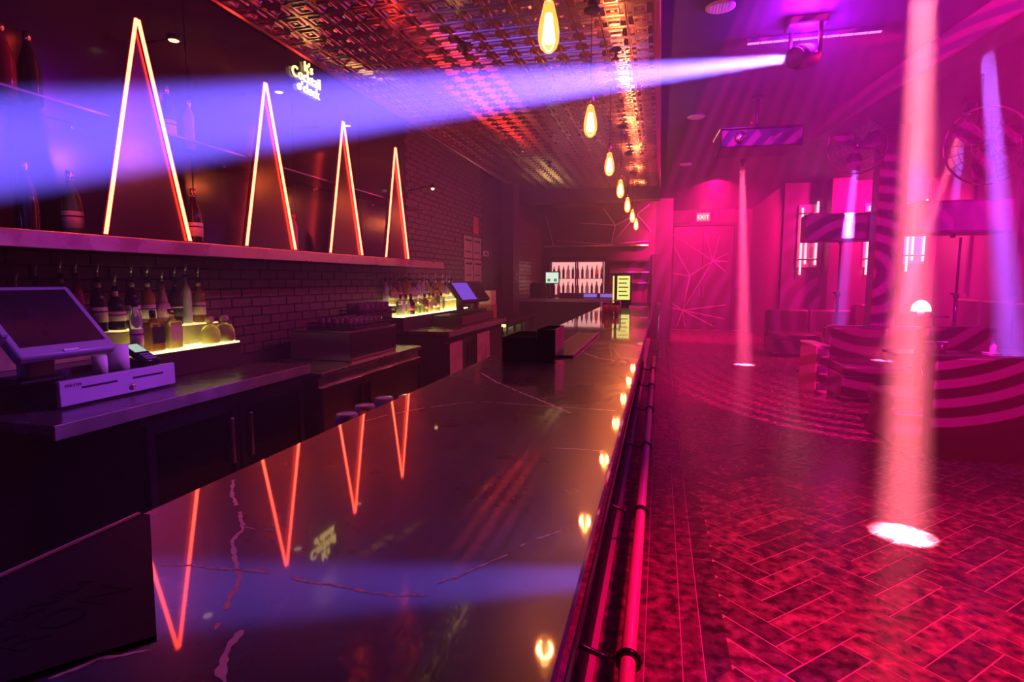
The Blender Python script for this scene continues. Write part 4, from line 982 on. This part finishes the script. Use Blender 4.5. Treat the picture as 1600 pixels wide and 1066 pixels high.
# lighting truss bar with LED strip and the blue moving head
t = thing('led_bar', 'thin pink LED bar hung under the ceiling by the blue moving head', 'LED bar', (1.13, 5.27, 3.36))
MB().box(-0.50, 0.50, -0.02, 0.02, 0.0, 0.035, 0.004).build('housing', BLACK, t)
for k in range(10): MB().box(-0.49 + 0.098*k, -0.40 + 0.098*k, -0.016, 0.016, -0.006, 0.0).build('led_segment', glow('led_pink', (1.0, 0.16, 0.45), 2.2, False), t)
for x in (-0.4, 0.4): MB().bar((x, 0, 0.03), (x, 0, 0.06), 0.008, n=6).build('hanger', BLACK, t)
def moving_head(label, head, target, lens_col, strength, scale=1.0, ceil=CEIL_Z):
    t = thing('moving_head', label, 'stage light', (head.x, head.y, head.z), 0, 'moving head lights')
    d = (target - head).normalized(); q = d.to_track_quat('Z', 'Y').to_matrix().to_4x4(); s = scale
    MB().lathe([(0, -0.28*s), (0.06*s, -0.28*s), (0.09*s, -0.22*s), (0.09*s, -0.07*s), (0.075*s, -0.035*s), (0.0, -0.035*s)], 18, M=q).build('head', BLACK, t)
    MB().lathe([(0.055*s, -0.034*s), (0.075*s, -0.034*s), (0.075*s, -0.010*s), (0.055*s, -0.010*s)], 18, M=q).build('lens_ring', BLACKG, t)
    MB().lathe([(0, -0.033*s), (0.052*s, -0.033*s), (0.046*s, -0.026*s), (0, -0.022*s)], 18, M=q).build('lens', glow('lens_' + str(len(MATS)), lens_col, strength, False), t)
    side = q.to_3x3() @ Vector((1, 0, 0)); side.z = 0
    if side.length < 0.1: side = Vector((1, 0, 0))
    side.normalize(); c = -d * 0.15*s; topz = ceil - head.z
    for sg_ in (-1, 1):
        a = c + side*0.12*s*sg_
        MB().bar(a, (a.x, a.y, topz - 0.05), 0.016*s, n=6).build('yoke_arm', BLACK, t)
        MB().bar(c + side*0.08*s*sg_, a, 0.014*s, n=6).build('pivot', BLACK, t)
    MB().box(c.x - 0.14*s, c.x + 0.14*s, c.y - 0.10*s, c.y + 0.10*s, topz - 0.06, topz, 0.01).build('base', BLACK, t)
    return t
moving_head('moving head lamp throwing the wide blue beam over the bar', BLUE_HEAD, BLUE_AIM, (0.55, 0.9, 1.0), 6.0)
moving_head('moving head lamp throwing the thick red beam onto the floor', RED_HEAD, Vector((1.37, 3.59, 0)), (1, 0.5, 0.5), 4.0, 0.12)
moving_head('small moving head over the far pink beam', FAR_HEAD, Vector((1.42, 10.38, 0)), (1, 0.5, 0.6), 3.0, 0.3)
labs = ['small moving head of the violet beam at the right edge', 'small moving head of the violet beam behind the round fan', 'small moving head of the violet beam over the far bench']
for (a, b_, dg, k), lb in zip(VIO_HEADS, labs): moving_head(lb, a, b_, (0.6, 0.5, 1.0), 3.0, 0.22)
moving_head('small moving head of the slanted pink beam right of the thick red beam', PINK_HEAD, Vector((2.55, 7.9, 0)), (1, 0.6, 0.6), 3.0, 0.5)

# projector
pj = thing('projector', 'dark boxy projector hung on a pole below the dance floor ceiling', 'projector', (0.98, 7.0, 2.84), math.radians(3))
MB().box(-0.41, 0.41, -0.28, 0.28, 0, 0.19, 0.015, 2).build('body', mat('projector_body', (0.012, 0.008, 0.014), 0.45), pj)
MB().box(-0.42, 0.42, -0.29, 0.29, 0.19, 0.205, 0.004).build('lid', BLACKG, pj)
MB().bar((0, 0, 0.2), (0, 0, CEIL_Z - 2.842), 0.02, n=10).build('pole', BLACK, pj)
MB().lathe([(0, 0), (0.07, 0), (0.07, 0.02), (0, 0.02)], 16, (0, 0, CEIL_Z - 2.862)).build('ceiling_plate', BLACK, pj)
MB().lathe([(0, 0), (0.05, 0), (0.055, 0.05), (0.045, 0.055), (0, 0.055)], 16, M=Matrix.Translation((-0.22, -0.28, 0.10)) @ RX(PI/2, 4, 'X')).build('lens', CHROME, pj)
for x in (0.1, 0.2, 0.3): MB().box(x, x + 0.06, -0.2825, -0.2795, 0.05, 0.14).build('vent', BLACK, pj)

# round fans
def fan(label, loc, r, arm_to):
    t = thing('wall_fan', label, 'fan', loc, 0, 'round caged fans')
    M_cage = mat('fan_cage', (0.16, 0.07, 0.11), 0.4, 0.5)
    q = RX(PI/2, 4, 'X')
    ring = lambda rr, y, w: MB().path([(rr*math.cos(a), y, rr*math.sin(a)) for a in [2*PI*i/36 for i in range(36)]], w, 5, True)
    ring(r, 0, 0.010).build('outer_ring', M_cage, t)
    m = MB()
    for k in range(1, 7): m.path([(r*k/7*math.cos(a), -0.06*(1 - (k/7)**2), r*k/7*math.sin(a)) for a in [2*PI*i/30 for i in range(30)]], 0.0025, 4, True)
    m.build('cage_rings', M_cage, t)
    for k in range(20):
        a = 2*PI*k/20
        MB().path([(0, -0.062, 0), (r*0.5*math.cos(a), -0.046, r*0.5*math.sin(a)), (r*math.cos(a), 0, r*math.sin(a))], 0.003, 4).build('cage_spoke', M_cage, t)
    for k in range(3):
        a = 2*PI*k/3 + 0.4; u = Vector((math.cos(a), 0, math.sin(a))); w = Vector((-math.sin(a), 0, math.cos(a)))
        MB().prism([u*0.05 - w*0.03, u*r*0.5 - w*0.10, u*r*0.86 - w*0.06, u*r*0.88 + w*0.08, u*r*0.5 + w*0.09, u*0.05 + w*0.03], (0, 0.008, 0)).build('blade', mat('fan_blade', (0.12, 0.05, 0.09), 0.3, 0.4), t)
    MB().lathe([(0, -0.07), (0.05, -0.07), (0.06, -0.02), (0.06, 0.10), (0.04, 0.14), (0, 0.14)], 16, M=RX(-PI/2, 4, 'X')).build('motor', BLACKG, t)
    a = Vector(arm_to) - Vector(loc)
    MB().path([(0, 0.10, 0), (a.x*0.5, 0.16, 0.0), (a.x, a.y, a.z)], 0.018, 8).build('arm', BLACK, t)
    return t
fan('round caged fan on the pillar above the sofa', (2.28, 8.05, 3.06), 0.33, (2.74, 8.62, 3.0))
fan('large round caged fan at the upper right edge', (2.96, 6.55, 2.70), 0.36, (2.96, 6.75, CEIL_Z - 0.01))

# boxes on tripod stands
def speaker(label, loc, w, d, h, rz=0.0, striped=False):
    t = thing('loudspeaker', label, 'loudspeaker', loc, rz, 'boxy loudspeakers on stands')
    MB().box(-w/2, w/2, -d/2, d/2, 0, h, 0.012).build('cabinet', mat('speaker_box', (0.06, 0.03, 0.05), 0.45, var=0.2), t)
    MB().box(-w/2 + 0.03, w/2 - 0.03, -d/2 - 0.012, -d/2, 0.03, h - 0.03, 0.004).build('grille', mat('speaker_grille', (0.10, 0.05, 0.08), 0.5, 0.3, bump=0.6, bscale=140), t)
    for z in (0.25, 0.6): MB().box(w/2, w/2 + 0.02, -0.06, 0.02, h*z, h*z + 0.05, 0.005).build('side_handle', CHROME, t)
    MB().lathe([(0, -0.04), (0.03, -0.04), (0.03, 0.0), (0, 0.0)], 12).build('socket_cup', BLACK, t)
def stand(label, loc, h):
    t = thing('speaker_stand', label, 'stand', loc, 0, 'speaker stands')
    MB().bar((0, 0, 0.10), (0, 0, h*0.62), 0.022, n=10).build('lower_tube', BLACKG, t)
    MB().bar((0, 0, h*0.6), (0, 0, h), 0.016, n=10).build('upper_tube', BLACKG, t)
    MB().lathe([(0, 0), (0.034, 0), (0.034, 0.06), (0, 0.06)], 12, (0, 0, h*0.6)).build('collar', BLACK, t)
    MB().bar((0, 0, h*0.63), (-0.07, 0, h*0.63), 0.012, n=8).build('knob', BLACKG, t)
    for k in range(3):
        a = 2*PI*k/3 + 0.3
        MB().bar((0.02*math.cos(a), 0.02*math.sin(a), 0.42), (0.38*math.cos(a), 0.38*math.sin(a), 0.012), 0.011, n=8).build('leg', BLACKG, t)
speaker('striped-lit boxy loudspeaker on a stand left of the pillar', (2.62, 9.75, 2.01), 1.06, 0.45, 0.40, math.radians(-4))
stand('black speaker stand rising behind the red sofa left of the pillar', (2.62, 9.75, 0), 1.97)
speaker('dark boxy loudspeaker on a stand right of the thick red beam', (3.72, 8.9, 2.03), 1.10, 0.5, 0.42)
stand('black speaker stand behind the dark armchair at right', (3.81, 8.9, 0), 1.99)

# wall lamps of glowing vertical tubes
M_tube = glow('tube_pink_white', (1.0, 0.30, 0.34), 4.0)
for i, (x, z0, z1) in enumerate([(2.92, 1.54, 3.02), (4.14, 1.54, 3.02), (4.85, 1.60, 3.0)]):
    lab = ['tall glowing tube wall lamp left of the near loudspeaker box', 'tall glowing tube wall lamp seen just left of the pillar', 'tall glowing tube wall lamp on the far wall right of the pillar'][i]
    t = thing('tube_lamp', lab, 'wall lamp', (x, 13.19, z0), 0, 'tube wall lamps'); h = z1 - z0
    MB().box(-0.20, 0.20, -0.03, 0.0, 0.15, h - 0.05, 0.006).build('back_plate', mat('lamp_plate', (0.7, 0.4, 0.5), 0.3, 0.3), t)
    for k, (dx, a, b_) in enumerate(((-0.13, 0.0, h*0.92), (-0.04, 0.22, h*0.85), (0.15, 0.20, h))):
        MB().bar((dx, -0.07, a), (dx, -0.07, b_), 0.020, n=8).build('tube', M_tube, t)
    for z in (0.3, h - 0.25): MB().box(-0.19, 0.19, -0.09, -0.03, z, z + 0.03, 0.004).build('bracket', CHROME, t)

# upholstery
M_lea = mat('sofa_leather', (0.085, 0.025, 0.045), 0.28, var=0.25, vscale=6, bump=0.25, bscale=60)
M_lea2 = mat('booth_leather', (0.055, 0.02, 0.035), 0.45, var=0.2, vscale=6, bump=0.35, bscale=120)
def sofa(name, label, loc, w, d, seat_h, back_h, rz=0.0, m=M_lea, back_t=0.18, arms=False, nseat=2):
    t = thing(name, label, 'sofa', loc, rz)
    MB().box(-w/2, w/2, -d/2, d/2, 0.06, seat_h - 0.12, 0.02, 2).build('base', m, t)
    for k in range(nseat):
        x0 = -w/2 + w/nseat*k
        MB().box(x0 + 0.004, x0 + w/nseat - 0.004, -d/2 - 0.02, d/2 - back_t, seat_h - 0.12, seat_h, 0.035, 3).build('seat_cushion', m, t)
        MB().box(x0 + 0.004, x0 + w/nseat - 0.004, d/2 - back_t, d/2, seat_h - 0.08, back_h, 0.04, 3).build('back_cushion', m, t)
    MB().box(-w/2 - 0.01, w/2 + 0.01, d/2, d/2 + 0.05, 0.05, back_h - 0.04, 0.012, 2).build('back_panel', m, t)
    for sx in (-1, 1):
        for sy in (-1, 1): MB().lathe([(0, 0), (0.022, 0), (0.03, 0.065), (0, 0.065)], 10, (sx*(w/2 - 0.08), sy*(d/2 - 0.08), 0)).build('foot', BLACK, t)
    return t
sofa('sofa', 'red leather sofa with striped light in front of the pillar', (2.70, 7.78, 0), 1.26, 0.86, 0.46, 0.86)
sofa('sofa', 'far leather sofa by the back wall left of the end panel', (2.80, 11.95, 0), 1.50, 0.85, 0.44, 0.86)
sofa('sofa', 'long violet-lit bench sofa along the right wall', (4.70, 9.8, 0), 3.6, 0.80, 0.46, 1.12, math.radians(-90), M_lea, 0.18, False, 4)
sofa('sofa', 'leather bench against the far wall behind the loudspeaker stand', (4.5, 12.70, 0), 1.4, 0.8, 0.44, 0.95)
ac = sofa('armchair', 'dark armchair with rounded back behind the near booth at right', (2.98, 6.72, 0), 0.66, 0.45, 0.44, 0.96, 0, mat('dark_leather', (0.05, 0.02, 0.035), 0.4), 0.16, False, 1); ac['category'] = 'armchair'
# near booth with its tall back turned to the camera
nb = thing('booth_sofa', 'large near booth sofa whose tall striped-lit back faces the camera', 'sofa', (3.05, 5.55, 0))
MB().box(-0.92, 1.6, -0.33, -0.17, 0.02, 0.835, 0.02, 2).build('back_panel', M_lea2, nb)
MB().box(-0.90, 1.6, -0.17, 0.0, 0.36, 0.82, 0.04, 3).build('back_cushion', M_lea2, nb)
MB().box(-1.12, 1.6, -0.165, 0.45, 0.05, 0.33, 0.02, 2).build('base', M_lea, nb)
MB().box(-1.14, 1.6, -0.16, 0.47, 0.33, 0.46, 0.035, 3).build('seat_cushion', M_lea, nb)
MB().path([(-0.935, -0.20, 0.60), (-0.95, -0.16, 0.72), (-0.93, -0.12, 0.80)], 0.012, 6).build('arm_trim', CHROME, nb)
for x in (-1.05, 1.4): MB().lathe([(0, 0), (0.025, 0), (0.03, 0.05), (0, 0.05)], 10, (x, 0.35, 0)).build('foot', BLACK, nb)
# end panel beside the sofa
ep = thing('end_panel', 'low upright end panel with pale top at the left end of the red sofa', 'side table', (1.965, 8.2, 0), math.radians(6))
MB().box(-0.075, 0.075, -0.29, 0.29, 0.0, 0.60, 0.006).build('carcass', mat('panel_red', (0.35, 0.10, 0.14), 0.4, var=0.15), ep)
MB().box(-0.082, 0.082, -0.30, 0.30, 0.60, 0.625, 0.004).build('top', mat('panel_top', (0.70, 0.40, 0.45), 0.3), ep)
for k in range(5): MB().box(-0.06, 0.06, -0.298, -0.291, 0.05 + 0.11*k, 0.14 + 0.11*k, 0.003).build('end_block', STEEL, ep)
# low tables with cups
def table(label, loc, w, d, h):
    t = thing('low_table', label, 'table', loc)
    MB().box(-w/2, w/2, -d/2, d/2, h - 0.03, h, 0.006).build('tabletop', mat('table_top', (0.10, 0.05, 0.07), 0.12), t)
    MB().bar((0, 0, 0.02), (0, 0, h - 0.03), 0.035, n=12).build('column', BLACKG, t)
    MB().lathe([(0, 0), (0.20, 0), (0.20, 0.012), (0.05, 0.03), (0, 0.03)], 20).build('foot', BLACKG, t)
table('dark low table with plastic cups behind the near booth', (2.62, 6.22, 0), 0.95, 0.36, 0.76)
table('far low table with a glowing lamp in front of the bench', (3.75, 9.9, 0), 0.6, 0.6, 0.92)
table('tall drinks table with glowing glasses near the far wall', (3.80, 11.95, 0), 0.5, 0.5, 0.98)
cup0 = None
for x, lab in ((2.47, 'left of two clear plastic cups on the table behind the booth'), (2.575, 'right of two clear plastic cups on the table behind the booth')):
    if cup0 is None:
        cup0 = thing('plastic_cup', lab, 'cup', (x, 6.20, 0.76), 0, 'clear plastic cups')
        MB().lathe([(0, 0), (0.030, 0), (0.040, 0.10), (0.037, 0.10), (0.028, 0.006), (0, 0.006)], 16).build('wall', thin_glass('cup_plastic', (0.95, 0.9, 0.93), 0.12, 0.15), cup0)
        MB().path([(0.041*math.cos(a), 0.041*math.sin(a), 0.10) for a in [2*PI*i/16 for i in range(16)]], 0.004, 5, True).build('rim', mat('cup_rim', (0.9, 0.8, 0.85), 0.2), cup0)
    else: dup(cup0, (x, 6.20, 0.76), 0, lab)
t = thing('bottle_on_saucer', 'small clear bottle on a pale saucer at the right end of the table', 'bottle', (3.00, 6.24, 0.76))
MB().lathe([(0, 0), (0.075, 0), (0.085, 0.010), (0, 0.008)], 20).build('saucer', WHITE, t)
MB().lathe([(0, 0.01), (0.026, 0.01), (0.026, 0.07), (0.018, 0.09), (0.020, 0.12), (0, 0.12)], 14).build('glass', G['frost'], t)
t = thing('table_lamp', 'half-round glowing white table lamp on the far low table', 'table lamp', (3.78, 9.85, 0.92))
MB().lathe([(0, 0.0), (0.05, 0.0), (0.05, 0.03), (0.03, 0.05), (0, 0.05)], 16).build('base', WHITE, t)
MB().lathe([(0, 0.05), (0.13, 0.05), (0.125, 0.10), (0.10, 0.16), (0.055, 0.205), (0, 0.22)], 20).build('shade', glow('table_lamp_shade', (1.0, 0.75, 0.62), 2.0), t)
for k, (dx, lab) in enumerate(((-0.06, 'lit round glass candle holder on the tall drinks table'), (0.12, 'slim lit glass beside the candle holder on the tall drinks table'))):
    t = thing('candle_glass', lab, 'candle', (3.78 + dx, 11.9, 0.98))
    pr_ = [(0, 0), (0.06, 0), (0.065, 0.05), (0.045, 0.10), (0.03, 0.13), (0, 0.13)] if k == 0 else [(0, 0), (0.03, 0), (0.008, 0.02), (0.008, 0.07), (0.03, 0.12), (0.025, 0.16), (0, 0.16)]
    MB().lathe(pr_, 14).build('glass', thin_glass('candle_glass', (0.95, 0.9, 1.0), 0.15), t)
    MB().lathe([(0, 0.01), (0.02, 0.01), (0.02, 0.05), (0, 0.06)], 10, (0, 0, 0.0 if k == 0 else 0.075)).build('flame_wax', glow('candle_glow', (0.9, 0.6, 1.0), 3.0, False), t)
# slim post at the end of the bar
t = thing('stanchion_post', 'slim metal post standing beyond the far end of the bar', 'post', (-0.02, 10.9, 0))
MB().bar((0, 0, 0.02), (0, 0, 0.98), 0.02, n=10).build('pole', CHROME, t)
MB().lathe([(0, 0), (0.13, 0), (0.13, 0.012), (0.03, 0.03), (0, 0.03)], 18).build('foot', CHROME, t)
MB().lathe([(0, 0.97), (0.03, 0.97), (0.034, 1.0), (0.02, 1.03), (0, 1.035)], 12).build('finial', CHROME, t)

# ---------------- striped gobo lamp (out of frame, on the ceiling near the camera)
g = spot('gobo_lamp', (0.7, 0.6, 3.3), (2.3, 9.0, 1.0), (1.0, 0.002, 0.45), 7500, 62, 0.004, 0.05)
g.data.use_nodes = True
gt = g.data.node_tree
em = [n for n in gt.nodes if n.type == 'EMISSION'][0]
tcn = gt.nodes.new('ShaderNodeTexCoord'); sp = gt.nodes.new('ShaderNodeSeparateXYZ')
gt.links.new(tcn.outputs['Normal'], sp.inputs[0])
def mth(op, a, b_=None):
    n = gt.nodes.new('ShaderNodeMath'); n.operation = op
    for i, v in enumerate((a, b_)):
        if v is None: continue
        if isinstance(v, (int, float)): n.inputs[i].default_value = v
        else: gt.links.new(v, n.inputs[i])
    return n.outputs[0]
nz = mth('MULTIPLY', sp.outputs['Z'], -1.0)
u = mth('DIVIDE', sp.outputs['X'], nz); v = mth('DIVIDE', sp.outputs['Y'], nz)
u2 = mth('SUBTRACT', u, 0.05); v2 = mth('SUBTRACT', v, 0.05)
rr = mth('SQRT', mth('ADD', mth('MULTIPLY', u2, u2), mth('MULTIPLY', v2, v2)))
st = mth('GREATER_THAN', mth('SINE', mth('MULTIPLY', rr, 250.0)), 0.1)
disc = mth('LESS_THAN', rr, 0.375)
gt.links.new(mth('MULTIPLY', mth('ADD', st, 0.05), disc), em.inputs['Strength'])
